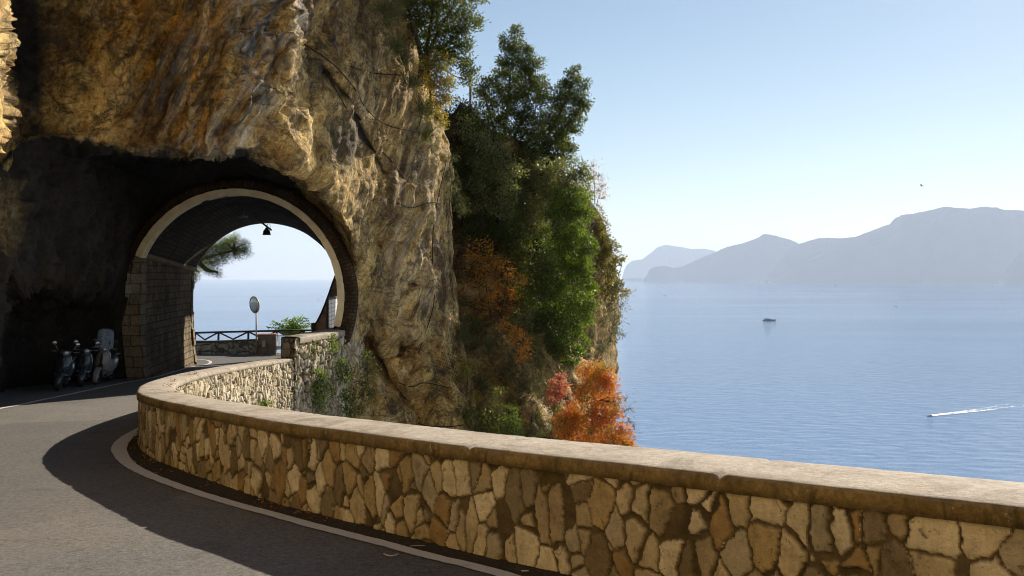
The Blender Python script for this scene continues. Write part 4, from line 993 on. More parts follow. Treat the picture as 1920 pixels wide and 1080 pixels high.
def plant(name, label, cat, base, blobs, leafmat, dens=1.0, leaf=.10, wid=.50, rs=.26, per=34, droop=0.0, trunk=.10, stems=None, bark=None, group=None, twigs=3, crown='crown', wood='trunk', ragged=.35, hue=None, flat=1.0):
    """base pixel (u, v, Y); blobs the soft masses of its crown; stems: routes of the main limbs as pixel lists"""
    if 32.7 < base[2] < 45.9:
        sc = lambda t: (*t[:-1], t[-1] * HEAD)
        base = sc(base); blobs = [sc(b_) for b_ in blobs]; stems = [[sc(s_) for s_ in st] for st in stems] if stems else None
    p0 = P(*base); root = empty(name, tuple(p0), label, cat, group)
    B, D, CC = sprays(blobs, dens, leaf, rs, per, droop, flat, ragged)
    n = len(B); L = leaf * rng.uniform(.6, 1.35, n)
    h = np.clip(rng.normal(.45, .2, n) + .55 * fbm(B * .9 + 7, 3), 0, 1) if hue is None else np.clip(hue(B) + rng.normal(0, .15, n), 0, 1)
    leaf_mesh(crown, B, D, L, L * wid * .5, h, leafmat, root, p0)
    b = MB(); nodes = []
    for st in (stems or [[base, blobs[0]]]):
        pts = spline(np.array([P(*s[:2], s[-1]) for s in st]), 12) if len(st) > 2 else limb(MB(), P(*st[0][:2], st[0][-1]), P(*st[-1][:2], st[-1][-1]), .1, .1)
        b.tube(pts, np.linspace(trunk, trunk * .22, len(pts)), 7); nodes.append(pts)
    NN = np.vstack(nodes)
    for C, S in CC:
        i = np.argmin(((NN - C) ** 2).sum(1) + .3 * np.maximum(0, NN[:, 2] - C[2]) ** 2); q = limb(b, NN[i], C, max(.012, trunk * .28), .010, .10, 6, 5)
        for s in S[rng.permutation(len(S))[:twigs * 3]]:
            limb(b, q[rng.integers(2, 6)], s, .010, .004, .08, 4, 4)
    b.build(wood, bark or M['bark'], root, origin=p0)
    return root
def Bl(Y, *a): return [(u, v, r, Y + rng.uniform(-.5, .5)) for u, v, r in a]

plant('tree', 'dense evergreen tree on the cliff brow with upright fanning branches against the sky', 'tree', (790, 150, 32.2),
      Bl(32.4, (742, -30, 50), (790, -20, 66), (840, -30, 60), (880, -20, 40), (760, 20, 36), (800, 30, 50), (845, 30, 44), (875, 45, 26), (893, 42, 12), (780, 66, 34), (830, 75, 34), (862, 88, 24), (878, 84, 13), (812, 98, 26), (846, 112, 20), (880, 112, 10), (868, 128, 12), (874, 150, 12), (886, 138, 9)),
      M['oak'], dens=1.05, leaf=.085, rs=.155, per=26, trunk=.10, stems=[[(785, 160, 32.2), (790, 110, 32.2), (770, 30, 32), (755, -40, 32)], [(788, 160, 32.2), (800, 90, 32.2), (812, 20, 32.3), (815, -60, 32.4)], [(790, 158, 32.2), (812, 80, 32.3), (850, 10, 32.5), (868, -40, 32.5)], [(792, 155, 32.2), (825, 95, 32.5), (865, 60, 32.6), (885, 45, 32.6)]])
plant('shrub', 'yellow green shrub with orange tips hanging over the pillar edge', 'shrub', (808, 215, 31.8),
      Bl(31.6, (812, 122, 22), (828, 112, 20), (806, 150, 22), (828, 150, 24), (842, 158, 16), (820, 182, 22), (832, 196, 16), (812, 208, 16), (822, 226, 12)), M['yellow'], dens=1.0, leaf=.075, rs=.17, per=34, droop=.5, trunk=.05, crown='foliage', wood='stems')
plant('oak_tree', 'tallest dark oak on the brow, its narrow tip rising into blue sky', 'tree', (945, 345, 41.2),
      Bl(41, (968, 62, 13), (958, 82, 15), (944, 76, 9), (975, 92, 18), (990, 104, 16), (950, 106, 20), (968, 124, 26), (996, 130, 18), (1010, 118, 10), (940, 134, 18), (985, 156, 26), (958, 160, 32), (1005, 158, 15), (922, 152, 16), (905, 158, 14), (935, 186, 30), (900, 182, 18), (980, 196, 34), (1015, 190, 14), (950, 222, 36), (905, 215, 26), (995, 235, 30), (930, 255, 34), (970, 272, 38), (1010, 152, 12), (960, 300, 34), (920, 285, 28), (985, 290, 30), (890, 245, 20)),
      M['oak'], dens=1.15, leaf=.10, rs=.165, per=26, trunk=.09, stems=[[(942, 350, 41.2), (945, 270, 41), (952, 190, 41), (960, 110, 41), (966, 66, 41)], [(946, 300, 41), (975, 230, 41), (995, 160, 41), (1000, 120, 41)], [(943, 290, 41), (920, 220, 41), (905, 165, 41)]])
plant('oak_tree', 'dark oak leaning out to the right over the sea, ragged against the sky', 'tree', (985, 350, 42),
      Bl(42.2, (1076, 132, 9), (1070, 148, 14), (1058, 158, 12), (1086, 150, 9), (1098, 162, 10), (1062, 172, 20), (1085, 178, 20), (1094, 196, 14), (1045, 186, 16), (1066, 204, 26), (1088, 214, 15), (1040, 214, 24), (1060, 236, 26), (1078, 238, 14), (1020, 228, 20), (1036, 252, 30), (1058, 266, 22), (1010, 262, 28), (1070, 276, 12), (1030, 285, 32), (1000, 300, 36), (1054, 300, 22), (1018, 165, 12), (1026, 180, 10), (1010, 176, 9)),
      M['oak'], dens=1.15, leaf=.10, rs=.16, per=26, trunk=.08, stems=[[(985, 355, 42), (1005, 300, 42), (1038, 235, 42.2), (1066, 180, 42.2), (1076, 140, 42.2)], [(1000, 310, 42), (1040, 265, 42.2), (1080, 205, 42.3), (1096, 168, 42.3)]])
plant('shrub', 'very dark dense evergreen scrub in the shade beside the pillar', 'shrub', (870, 470, 39.4),
      Bl(38.8, (860, 205, 30), (885, 225, 30), (862, 250, 34), (900, 265, 34), (852, 290, 28), (885, 305, 40), (920, 320, 36), (868, 340, 32), (905, 360, 40), (940, 365, 34), (870, 392, 26), (900, 408, 34), (940, 415, 38), (925, 446, 32), (965, 440, 34), (880, 436, 18)),
      M['oak'], dens=.8, leaf=.10, rs=.18, per=28, trunk=.08, stems=[[(880, 470, 39.4), (885, 380, 39), (880, 250, 39)], [(890, 470, 39.4), (930, 400, 39), (940, 320, 39)]], crown='foliage', wood='stems')
plant('shrub', 'olive green scrub with silvery glinting leaves below the leaning oak', 'shrub', (1000, 430, 41),
      Bl(40.2, (985, 325, 30), (1020, 325, 30), (1055, 322, 28), (1085, 320, 22), (1100, 335, 16), (960, 350, 34), (1000, 358, 36), (1040, 352, 34), (1075, 348, 28), (1098, 362, 16), (975, 392, 36), (1015, 392, 34), (1050, 380, 26), (990, 425, 34), (1020, 440, 26), (955, 400, 28)),
      M['silver'], dens=.8, leaf=.10, rs=.17, per=28, trunk=.07, stems=[[(1000, 450, 41), (990, 390, 40.5), (975, 330, 40.5)], [(1005, 450, 41), (1045, 380, 40.6), (1085, 325, 40.6)]], crown='foliage', wood='stems')
plant('shrub', 'mid green scrub in the middle of the cliff brow under the tall oak', 'shrub', (930, 420, 39),
      Bl(37.6, (915, 262, 20), (940, 290, 26), (905, 310, 24), (960, 318, 24), (890, 345, 20), (925, 345, 28), (955, 360, 22), (900, 385, 22), (935, 392, 24), (880, 262, 16), (868, 232, 14), (870, 380, 14)), M['silver'], dens=.7, leaf=.11, rs=.25, per=36, trunk=.05, crown='foliage', wood='stems')
plant('shrub', 'thin half bare shrub with dull red leaves against the sky', 'shrub', (1110, 420, 45),
      Bl(45, (1112, 312, 14), (1124, 328, 16), (1130, 348, 14), (1120, 356, 16), (1132, 372, 10), (1108, 335, 16), (1122, 385, 12)), M['rusty'], dens=.9, leaf=.07, rs=.22, per=10, trunk=.03, twigs=6, bark=M['twig'],
      stems=[[(1108, 425, 45), (1115, 370, 45), (1112, 310, 45)], [(1110, 425, 45), (1122, 370, 45), (1132, 345, 45)]], crown='foliage', wood='stems')
plant('shrub', 'vivid green shrub cascading down the middle of the dark cliff', 'shrub', (1040, 660, 40),
      Bl(38.6, (1058, 372, 24), (1085, 378, 22), (1048, 398, 26), (1075, 408, 30), (1098, 404, 16), (1055, 436, 30), (1086, 446, 28), (1102, 470, 16), (1040, 470, 30), (1072, 484, 32), (1098, 500, 18), (1050, 512, 32), (1085, 524, 28), (1108, 540, 14), (1030, 540, 30), (1062, 556, 32), (1095, 566, 22), (1112, 572, 9), (1042, 588, 30), (1075, 598, 28), (1100, 598, 13), (1020, 590, 22), (1050, 624, 28), (1080, 632, 22), (1066, 655, 20), (1046, 656, 16), (1074, 676, 12), (1088, 655, 10)),
      M['bright'], dens=1.05, leaf=.10, wid=.55, rs=.17, per=28, trunk=.07, stems=[[(1040, 680, 40), (1045, 600, 39.5), (1060, 500, 39.5), (1065, 400, 39.5)]], crown='foliage', wood='stems')
plant('shrub', 'dark green scrub filling the shade left of the vivid shrub', 'shrub', (990, 650, 38.6),
      Bl(38.2, (990, 470, 30), (1015, 500, 30), (985, 520, 34), (1010, 550, 32), (985, 575, 30), (1005, 610, 30), (985, 635, 22), (1020, 645, 22), (960, 500, 20), (1030, 672, 18)), M['oak'], dens=.9, leaf=.12, rs=.25, per=30, trunk=.05, crown='foliage', wood='stems')
plant('shrub', 'olive brown shrub bulging from the right brow of the headland', 'shrub', (1120, 560, 45),
      Bl(44.6, (1118, 412, 18), (1130, 430, 20), (1112, 436, 18), (1142, 448, 14), (1128, 462, 22), (1150, 470, 12), (1112, 480, 16), (1138, 488, 20), (1158, 490, 8), (1126, 514, 22), (1150, 516, 14), (1165, 484, 6), (1138, 540, 18), (1160, 540, 13), (1170, 548, 8), (1120, 545, 14), (1150, 562, 12)),
      M['oak_warm'], dens=.85, leaf=.10, rs=.165, per=26, trunk=.06, crown='foliage', wood='stems', stems=[[(1125, 570, 45), (1128, 500, 44.8), (1120, 420, 44.8)], [(1125, 570, 45), (1150, 540, 44.8), (1165, 500, 44.8)]])
plant('shrub', 'dry twiggy tuft clinging to the seaward cliff edge', 'shrub', (1145, 640, 45.3),
      Bl(45.2, (1152, 580, 10), (1160, 600, 9), (1150, 612, 9), (1158, 625, 7), (1166, 572, 8), (1150, 640, 7)), M['grass'], dens=1.2, leaf=.20, wid=.14, rs=.20, per=16, trunk=.02, bark=M['twig'], twigs=4, crown='foliage', wood='stems')
plant('shrub', 'rust and amber leaved smoke bush in shade beside the rock pillar', 'shrub', (920, 610, 38.2),
      Bl(37.6, (888, 470, 18), (910, 462, 18), (896, 492, 20), (922, 486, 20), (940, 500, 20), (905, 515, 20), (930, 522, 20), (958, 512, 16), (974, 528, 13), (950, 545, 18), (915, 545, 18), (895, 538, 12), (968, 556, 12), (930, 570, 18), (905, 574, 12), (955, 578, 12)),
      M['rusty'], dens=.42, leaf=.10, wid=.6, rs=.19, per=15, droop=.5, trunk=.04, twigs=4, crown='foliage', wood='stems', stems=[[(925, 640, 38.2), (915, 560, 38), (900, 480, 37.8)], [(928, 640, 38.2), (945, 560, 38), (955, 505, 37.8)]])
plant('shrub', 'mid green undergrowth between the smoke bush and the grassy slope', 'shrub', (950, 690, 37.4),
      Bl(37.2, (968, 590, 18), (985, 600, 20), (955, 615, 14), (1000, 640, 18), (990, 672, 16), (1012, 690, 14), (935, 640, 12), (880, 600, 14), (872, 570, 12), (900, 612, 12)), M['silver'], dens=.6, leaf=.10, rs=.17, per=26, trunk=.03, crown='foliage', wood='stems')
plant('shrub', 'small sprig of amber leaves low on the slope under the smoke bush', 'shrub', (970, 690, 36.0),
      Bl(35.4, (968, 632, 12), (980, 645, 12), (984, 662, 11), (962, 622, 9), (945, 612, 10), (972, 668, 9)), M['rusty'], dens=1.0, leaf=.11, wid=.6, rs=.17, per=13, droop=.5, trunk=.025, crown='foliage', wood='stems')
plant('shrub', 'blazing orange sumac bush above the parapet', 'shrub', (1105, 850, 34.5),
      Bl(33.6, (1100, 692, 13), (1120, 690, 15), (1112, 706, 17), (1136, 702, 12), (1128, 722, 19), (1100, 722, 16), (1144, 730, 12), (1088, 742, 16), (1112, 748, 20), (1138, 754, 18), (1076, 768, 16), (1100, 778, 22), (1130, 784, 22), (1154, 776, 14), (1084, 800, 20), (1112, 812, 22), (1142, 812, 22), (1166, 806, 15), (1174, 826, 14), (1066, 796, 14), (1060, 818, 18), (1092, 832, 22), (1128, 838, 22), (1158, 836, 20), (1182, 842, 10), (1062, 782, 15), (1048, 800, 15), (1078, 785, 15), (1142, 712, 12), (1152, 752, 13), (1040, 822, 15)),
      M['orange'], dens=1.15, leaf=.10, wid=.42, rs=.17, per=30, droop=.55, trunk=.04, crown='foliage', wood='stems', ragged=.25, stems=[[(1105, 860, 34.5), (1110, 790, 34), (1115, 710, 34)], [(1105, 860, 34.5), (1080, 810, 34), (1070, 780, 34)], [(1108, 860, 34.5), (1150, 820, 34), (1172, 815, 34)]],
      hue=lambda B: .42 + 1.1 * fbm(B * 1.3, 3) + .55 * sstep(-.2, .5, fbm(B * .9 + 3, 2)) * .5)
plant('shrub', 'small coral red sumac left of the orange bush', 'shrub', (1045, 770, 34.4),
      Bl(34.2, (1050, 712, 9), (1042, 722, 10), (1054, 728, 9), (1036, 736, 9), (1048, 740, 10), (1040, 752, 7)), M['red'], dens=1.3, leaf=.10, wid=.42, rs=.14, per=26, droop=.6, trunk=.02, crown='foliage', wood='stems')
plant('shrub', 'bare pale twigs sprawling right of the orange bush over the sea', 'shrub', (1160, 850, 34.2),
      Bl(34.2, (1172, 748, 12), (1182, 768, 14), (1178, 790, 14), (1190, 800, 11), (1186, 815, 12), (1170, 770, 12)), M['grass'], dens=.9, leaf=.06, rs=.20, per=5, trunk=.018, twigs=9, bark=M['twig'], crown='foliage', wood='stems', stems=[[(1150, 850, 34.2), (1165, 800, 34.2), (1174, 755, 34.2)], [(1155, 850, 34.2), (1178, 810, 34.2), (1192, 795, 34.2)]])
plant('shrub', 'green weed clump between the red and the orange sumac', 'shrub', (1050, 830, 34.2),
      Bl(33.9, (1040, 765, 13), (1050, 782, 15), (1036, 792, 14), (1055, 805, 14), (1030, 815, 14)), M['silver'], dens=.9, leaf=.08, rs=.18, per=24, trunk=.02, crown='foliage', wood='stems')
plant('herb', 'pale grey green herb clump poking above the parapet', 'herb', (962, 830, 33.2),
      Bl(33.0, (962, 770, 9), (955, 785, 11), (968, 790, 11), (958, 803, 13), (972, 808, 11), (945, 806, 9)), M['ivy'], dens=1.2, leaf=.075, wid=.3, rs=.14, per=26, trunk=.015, crown='foliage', wood='stems')
plant('herb', 'low grey green herb along the parapet right of the pale clump', 'herb', (1000, 835, 33.0),
      Bl(32.8, (990, 808, 9), (1005, 814, 10), (1020, 820, 10), (985, 818, 10), (1036, 824, 9)), M['silver'], dens=1.2, leaf=.07, wid=.3, rs=.14, per=24, trunk=.012, crown='foliage', wood='stems')
plant('shrub', 'patch of yellow green leaves on the shaded boulder below the pillar', 'shrub', (870, 725, 33.2), Bl(32.6, (866, 686, 11), (876, 696, 12), (868, 708, 9), (882, 682, 8), (893, 744, 6)), M['yellow'], dens=1.2, leaf=.06, rs=.13, per=24, trunk=.015, crown='foliage', wood='stems')
plant('shrub', 'dark scrub in the gully at the foot of the boulders', 'shrub', (905, 820, 32.8), Bl(32.4, (852, 762, 14), (875, 776, 14), (900, 772, 16), (925, 780, 18), (945, 765, 16), (890, 796, 14), (920, 808, 16), (930, 740, 14)), M['oak'], dens=.75, leaf=.085, rs=.2, per=22, trunk=.02, crown='foliage', wood='stems')
plant('shrub', 'grey grass like bush hanging on the pillar edge in shade', 'shrub', (850, 420, 33.6), Bl(33.4, (842, 320, 12), (850, 345, 15), (856, 372, 15), (864, 392, 12), (848, 362, 12), (846, 295, 10)), M['grass'], dens=.5, leaf=.15, wid=.09, rs=.16, per=20, droop=.8, trunk=.02, crown='foliage', wood='stems')
# plants rooted in the retaining wall
def wall_plant(label, base, blobs, mat, **k): return plant('wall_plant', label, 'wall plant', base, blobs, mat, crown='foliage', wood='stems', trunk=.015, group='plants growing from the retaining wall', **k)
wall_plant('lush yellow green plant cascading down the sunlit masonry', (602, 705, 29.5), Bl(29.3, (600, 702, 9), (606, 714, 10), (596, 722, 9), (590, 732, 11), (602, 736, 11), (612, 728, 8), (596, 748, 10), (606, 752, 8), (600, 768, 8), (622, 735, 6)), M['ivy'], dens=.55, leaf=.06, wid=.6, rs=.13, per=20)
wall_plant('leafy green plant with pale sunlit top near the wall corner', (642, 690, 30.4), Bl(30.2, (640, 682, 8), (648, 690, 9), (640, 700, 9), (650, 704, 8), (644, 712, 8)), M['bright'], dens=.6, leaf=.06, wid=.7, rs=.12, per=20)
wall_plant('pale dusty tuft under the coping in sunlight', (588, 655, 29.2), Bl(29.0, (587, 646, 6), (590, 656, 6), (588, 666, 6)), M['silver'], dens=.55, leaf=.06, rs=.10, per=16)
wall_plant('yellowish tuft hanging below the shaded coping', (624, 650, 29.9), Bl(29.8, (622, 632, 5), (625, 642, 6), (628, 652, 7), (623, 656, 5)), M['ivy'], dens=.5, leaf=.06, rs=.10, per=16)
wall_plant('dark ivy low in the shaded wall corner', (650, 760, 30.6), Bl(30.4, (646, 738, 8), (650, 752, 10), (648, 768, 10), (656, 780, 10)), M['bright'], dens=.5, leaf=.06, wid=.7, rs=.13, per=20)
wall_plant('dense dark foliage in the cleft between wall and pillar', (690, 720, 30.5), Bl(30.2, (690, 668, 13), (682, 690, 14), (697, 694, 12), (686, 716, 14), (676, 742, 14), (670, 768, 13), (692, 740, 10)), M['oak'], dens=.45, leaf=.06, wid=.6, rs=.16, per=26)
wall_plant('tiny green tuft at the foot of the sunlit masonry', (497, 760, 15.0), Bl(15.0, (496, 757, 4), (499, 762, 4)), M['ivy'], dens=1.5, leaf=.05, wid=.5, rs=.04, per=10)
# beyond the tunnel: a spreading bush of long feathered leaves
def frond_bush(label, base, tips, mat, Lf=.17):
    p0 = P(*base); root = empty('tree_of_heaven', tuple(p0), label, 'bush'); b = MB(); B, D, L, H = [], [], [], []
    for (u, v, Y) in tips:
        q = P(u, v, Y); m = p0 + (q - p0) * .55 + np.array([0, 0, .35]); pts = spline(np.array([p0, m, q]), 22); b.tube(pts, np.linspace(.025, .006, 22), 5)
        t = np.gradient(pts, axis=0); t /= np.linalg.norm(t, axis=1)[:, None]; sd = np.cross(t, unit(1)[0] * .4 + np.array([0, 0, 1.])); sd /= np.linalg.norm(sd, axis=1)[:, None]
        hh = rng.uniform(.2, .9)
        for i in range(7, 22):
            for s_ in (-1, 1):
                for rep in (0, 1):
                    d = sd[i] * s_ + t[i] * .45 + np.array([0, 0, -.35]) + rng.normal(size=3) * .2; B.append(pts[i] + rng.normal(size=3) * .03); D.append(d / np.linalg.norm(d)); L.append(Lf * rng.uniform(.8, 1.35)); H.append(hh + rng.normal() * .15)
    leaf_mesh('foliage', np.array(B), np.array(D), np.array(L), np.array(L) * .17, np.clip(H, 0, 1), mat, root, p0); b.build('stems', M['bark'], root, origin=p0)
tips = [(503, 613, 50), (510, 607, 50), (514, 603, 50.4), (521, 606, 49.6), (530, 600, 50), (537, 597, 50.3), (546, 599, 49.7), (553, 594, 50), (560, 595, 50.4), (566, 592, 50), (572, 595, 50), (578, 597, 50.2), (581, 605, 50), (584, 612, 50), (516, 617, 49.6), (528, 620, 49.5), (541, 613, 49.5), (552, 608, 49.5), (563, 610, 49.5), (574, 611, 49.6), (536, 625, 49.4), (556, 622, 49.4), (570, 622, 49.4), (545, 604, 50.6), (525, 611, 50.5)]
frond_bush('bright green feather leaved bush behind the rail beyond the tunnel', (548, 650, 50), tips, M['ailanthus'])
# pine branch over the far left jamb
pr = plant('pine_tree', 'pine bough of dense needles reaching out left of the tunnel exit', 'tree', (300, 690, 46.5), Bl(46, (372, 478, 16), (388, 474, 18), (404, 470, 18), (420, 466, 18), (436, 462, 15), (450, 466, 12), (460, 472, 8), (396, 490, 14), (415, 486, 12), (378, 498, 12), (440, 480, 9), (408, 512, 6), (392, 506, 8), (440, 448, 7), (425, 452, 8), (458, 458, 6)), M['pine'],
      dens=1.0, leaf=.17, wid=.05, rs=.13, per=60, trunk=.16, stems=[[(300, 700, 46.5), (310, 590, 46.3), (335, 520, 46.2), (372, 490, 46), (405, 478, 46), (440, 470, 46)], [(372, 490, 46), (388, 506, 46), (408, 510, 46)]], ragged=.3)
wall_plant2 = plant('wall_plant', 'dry tuft hanging from the far left tunnel jamb', 'wall plant', (362, 508, 41.3), Bl(41.2, (365, 506, 6), (368, 516, 6), (364, 524, 5), (371, 510, 4)), M['yellow'], dens=1.3, leaf=.09, wid=.3, rs=.10, per=14, trunk=.012, crown='foliage', wood='stems')
# dry grass on the slopes, far too fine to count
def grass():
    B, D, L, H = [], [], [], []
    spots = [(985, 735, 20, 35.0), (975, 720, 22, 35.0), (1000, 750, 16, 34.8), (940, 700, 22, 34.6), (918, 640, 16, 35.3), (950, 675, 16, 35.2), (895, 650, 14, 34.8), (1010, 700, 16, 35.6), (1025, 730, 14, 35.0), (930, 655, 18, 34.8), (965, 755, 18, 34.4), (870, 640, 10, 34.2), (905, 720, 14, 33.8), (885, 815, 14, 32.2), (835, 740, 10, 32.4), (1005, 790, 14, 34.2), (860, 620, 10, 34.0),
             (1130, 600, 14, 44), (1120, 660, 14, 43.6), (760, 120, 8, 30), (740, 90, 10, 29.6), (735, 40, 14, 29.4), (745, 10, 14, 29.4), (770, 160, 8, 30.2), (725, 20, 12, 29.2), (790, 210, 8, 30.6), (800, 260, 7, 31)]
    for u, v, r, Y in spots:
        if u > 800: Y *= HEAD
        c = P(u, v, Y)
        for k in range(5):
            q = c + rng.normal(size=3) * r * Y / F * .55; n = 34
            d = unit(n) * .75 + np.array([0, -.25, .55]); d /= np.linalg.norm(d, axis=1)[:, None]
            B.append(q + rng.normal(size=(n, 3)) * .03); D.append(d); L.append(rng.uniform(.25, .62, n)); H.append(np.full(n, rng.uniform(0, 1)) + rng.normal(size=n) * .1)
    B, D, L, H = np.vstack(B), np.vstack(D), np.concatenate(L), np.clip(np.concatenate(H), 0, 1)
    o = leaf_mesh('dry_grass', B, D, L, np.full(len(B), .009), H, M['grass'], None); tag(o, 'tufts of dry grass and thin weeds on the cliff ledges', 'grass', kind='stuff')
grass()
def litter():
    """dead leaves along the verge and in the corner of the coping"""
    i = rng.integers(60, 560, 1500); w = rng.uniform(0, 1, 1500) ** .7; a, b_ = LI[i], vb[i]
    q = a + (b_ - a) * w[:, None] + rng.normal(size=(1500, 2)) * .02; B = np.concatenate([q, (rzx(q[:, 0], q[:, 1]) + .012)[:, None]], 1)
    keep = fbm(B * 1.1, 2) > -.12; B = B[keep]
    n2 = 900; j = rng.integers(250, 1400, n2); e = np.abs(rng.normal(0, .10, n2)) + .05
    q2 = FR[j] + NRM[j] * (CW[j] - e)[:, None]; B2 = np.concatenate([q2, (rz(q2[:, 1]) + HW + .012)[:, None]], 1); k2 = (fbm(B2 * .8 + 5, 2) > .05) & (FR[j, 1] > 7); B2 = B2[k2]
    for nm, X, lab, sz in (('fallen_leaves', B, 'brown and orange dead leaves along the foot of the parapet', .035), ('fallen_leaves', B2, 'pinkish dead leaves gathered at the seaward edge of the coping', .03)):
        n = len(X); d = unit(n) * np.array([1, 1, .25]); d /= np.linalg.norm(d, axis=1)[:, None]; L = sz * rng.uniform(.6, 1.6, n)
        o = leaf_mesh(nm, X, d, L, L * .28, rng.uniform(0, 1, n), M['litter'], None, fold=.25); tag(o, lab, 'leaves', kind='stuff')
litter()
# ================================================================== scooters, net, litter, boats, bird
def glossy(name, col, rough=.25, metal=0.0, coat=.6):
    m, nt, out = new_mat(name); p = objco(nt); n = noise(nt, p, 14, 5, .7)
    principled(nt, out, color=mixc(nt, ramp(nt, n, [(.5, g(0)), (.75, g(.35))]), col, (.12, .105, .09)), rough=ramp(nt, n, [(.3, g(rough)), (.8, g(min(1, rough + .25)))]), metal=metal, coat=coat); return m
RUB = simple_mat('tyre_rubber', (.018, .018, .018), .85, bmp=.3, scale=20); CHR = glossy('worn_chrome', (.45, .45, .45), .18, 1.0, 0); BLK = simple_mat('black_plastic', (.02, .02, .021), .5); SEATM = simple_mat('black_vinyl', (.016, .015, .015), .55)
def mat_shield():
    m, nt, out = new_mat('tinted_windscreen'); a = principled(nt, None, color=(.55, .70, .85), rough=.06, trans=0.0, spec=.8); t = nd(nt, 'BsdfTransparent', {'Color': (.80, .88, .95)})
    nt.links.new(nd(nt, 'MixShader', {0: .24, 1: t.outputs[0], 2: a.outputs[0]}).outputs[0], out.inputs[0]); return m
SHD = mat_shield()
m_, nt_, out_ = new_mat('headlamp_glass'); principled(nt_, out_, color=(.40, .42, .43), rough=.1, coat=1.0, metal=.4); LAMP = m_
def make_scooter(label, paint, screen, loc, yaw, lean, steer, scale=1.0):
    """x right, y forward, z up, wheels on z=0"""
    r = empty('scooter', loc, label, 'scooter', 'scooters parked against the tunnel rock'); r.rotation_euler = (0, lean, yaw); r.scale = (scale,) * 3
    def wheel(y, name):
        b = MB(); R = .225
        b.lathe([(R - .07, -.045), (R - .03, -.055), (R - .008, -.038), (R, 0), (R - .008, .038), (R - .03, .055), (R - .07, .045)], (0, y, R), 'x', 32); t = b.build(name, RUB, r)
        b = MB(); b.lathe([(.02, -.05), (.06, -.045), (.07, -.02), (.13, -.012), (.16, -.045), (.165, 0), (.16, .045), (.13, .012), (.07, .02), (.06, .045), (.02, .05)], (0, y, R), 'x', 28)
        for k in range(5):
            a = k * 2 * math.pi / 5; b.box((0, y + .10 * math.cos(a), R + .10 * math.sin(a)), (.03, .14, .03), np.array(Matrix.Rotation(a, 3, 'X')))
        b.build('rim', CHR, t); return t
    wheel(.66, 'wheel'); wheel(-.62, 'wheel')
    b = MB(); secs = []                                                        # front mudguard
    for a in np.linspace(-.5, 2.2, 12):
        c = np.array([0, .66 + .265 * math.cos(a), .225 + .265 * math.sin(a)]); rr = np.array([0, math.cos(a), math.sin(a)]); w = .085 * (1 - .25 * abs((a - .9) / 1.4) ** 2)
        secs.append([c + np.array([w * math.sin(t), 0, 0]) + rr * (.03 * math.cos(t)) for t in np.linspace(-1.7, 1.7, 8)] + [c + np.array([w * .85 * math.sin(t), 0, 0]) + rr * (.03 * math.cos(t) - .012) for t in np.linspace(1.7, -1.7, 8)])
    b.loft(np.array(secs)); b.build('front_mudguard', paint, r)
    b = MB(); b.tube([(.075, .66, .225), (.075, .60, .45), (.03, .50, .62)], .024, 8); b.tube([(-.075, .66, .225), (-.075, .60, .45), (-.03, .50, .62)], .024, 8); b.tube([(0, .50, .60), (0, .40, .98)], .035, 8); b.build('fork', BLK, r)
    b = MB(); secs = []                                                        # leg shield: broad curved apron
    for z, y, w, d in ((.26, .36, .10, .05), (.32, .40, .155, .06), (.42, .43, .20, .075), (.55, .445, .225, .085), (.68, .43, .22, .09), (.80, .40, .20, .09), (.90, .37, .165, .08), (.965, .345, .12, .06), (.985, .335, .06, .03)):
        a = np.linspace(0, 2 * math.pi, 24, endpoint=False); x = np.cos(a); q = np.sin(a)
        secs.append(np.stack([w * np.sign(x) * abs(x) ** .8, y + d * np.maximum(q, 0) ** .8 * (1.15) + np.minimum(q, 0) * .035 - .11 * x ** 2 * (w / .22), np.full(24, z)], -1))
    b.loft(np.array(secs)); ap = b.build('leg_shield', paint, r)
    b = MB(); b.loft(np.array([ell((0, .53, z), w, .014, 10, axis='z') for z, w in ((.50, .010), (.56, .032), (.74, .040), (.86, .030), (.90, .012))])); b.build('grille', BLK, ap)
    for s in (-1, 1):
        b = MB(); b.loft(np.array([ell((s * .125, .505 - .0 + dy, .44), rx, rz, 12, axis='y') for dy, rx, rz in ((-.03, .055, .026), (0, .05, .022), (.012, .03, .012))])); b.build('indicator', LAMP, ap)
    b = MB(); b.box((0, .12, .285), (.36, .52, .06), b=.025); b.box((0, .10, .22), (.24, .5, .09), b=.03); b.build('floorboard', BLK, r)
    b = MB(); secs = []                                                        # tail
    for y, z0, z1, w in ((-.08, .28, .60, .12), (-.16, .28, .66, .155), (-.32, .30, .70, .185), (-.52, .36, .72, .19), (-.70, .44, .73, .165), (-.86, .54, .73, .11), (-.95, .62, .72, .06)):
        secs.append(ell((0, y, (z0 + z1) / 2), w, (z1 - z0) / 2, 20, 3.0))
    b.loft(np.array(secs)); tl = b.build('rear_body', paint, r)
    b = MB(); b.loft(np.array([ell((0, y, z), w, h, 16, 2.8) for y, z, w, h in ((-.05, .715, .09, .03), (-.12, .74, .135, .05), (-.34, .755, .155, .055), (-.48, .785, .15, .06), (-.70, .80, .14, .055), (-.84, .785, .09, .035))])); b.build('seat', SEATM, r)
    b = MB(); b.loft(np.array([ell((0, -.90 - dy, .66), w, h, 14) for dy, w, h in ((0, .07, .04), (.05, .06, .032), (.065, .03, .015))])); b.build('tail_lamp', simple_mat('red_lens', (.35, .02, .015), .2), tl)
    b = MB(); b.tube([(-.10, -.70, .80), (-.13, -.95, .80), (.13, -.95, .80), (.10, -.70, .80)], .012, 6); b.build('grab_rail', CHR, r)
    b = MB(); b.tube([(.12, -.25, .22), (.16, -.5, .24), (.17, -.82, .30)], [.03, .055, .05], 12); b.build('exhaust', CHR, r)
    # steering head turned a little
    R = np.array(Matrix.Rotation(steer, 3, 'Z')); pv = np.array([0, .38, 0])
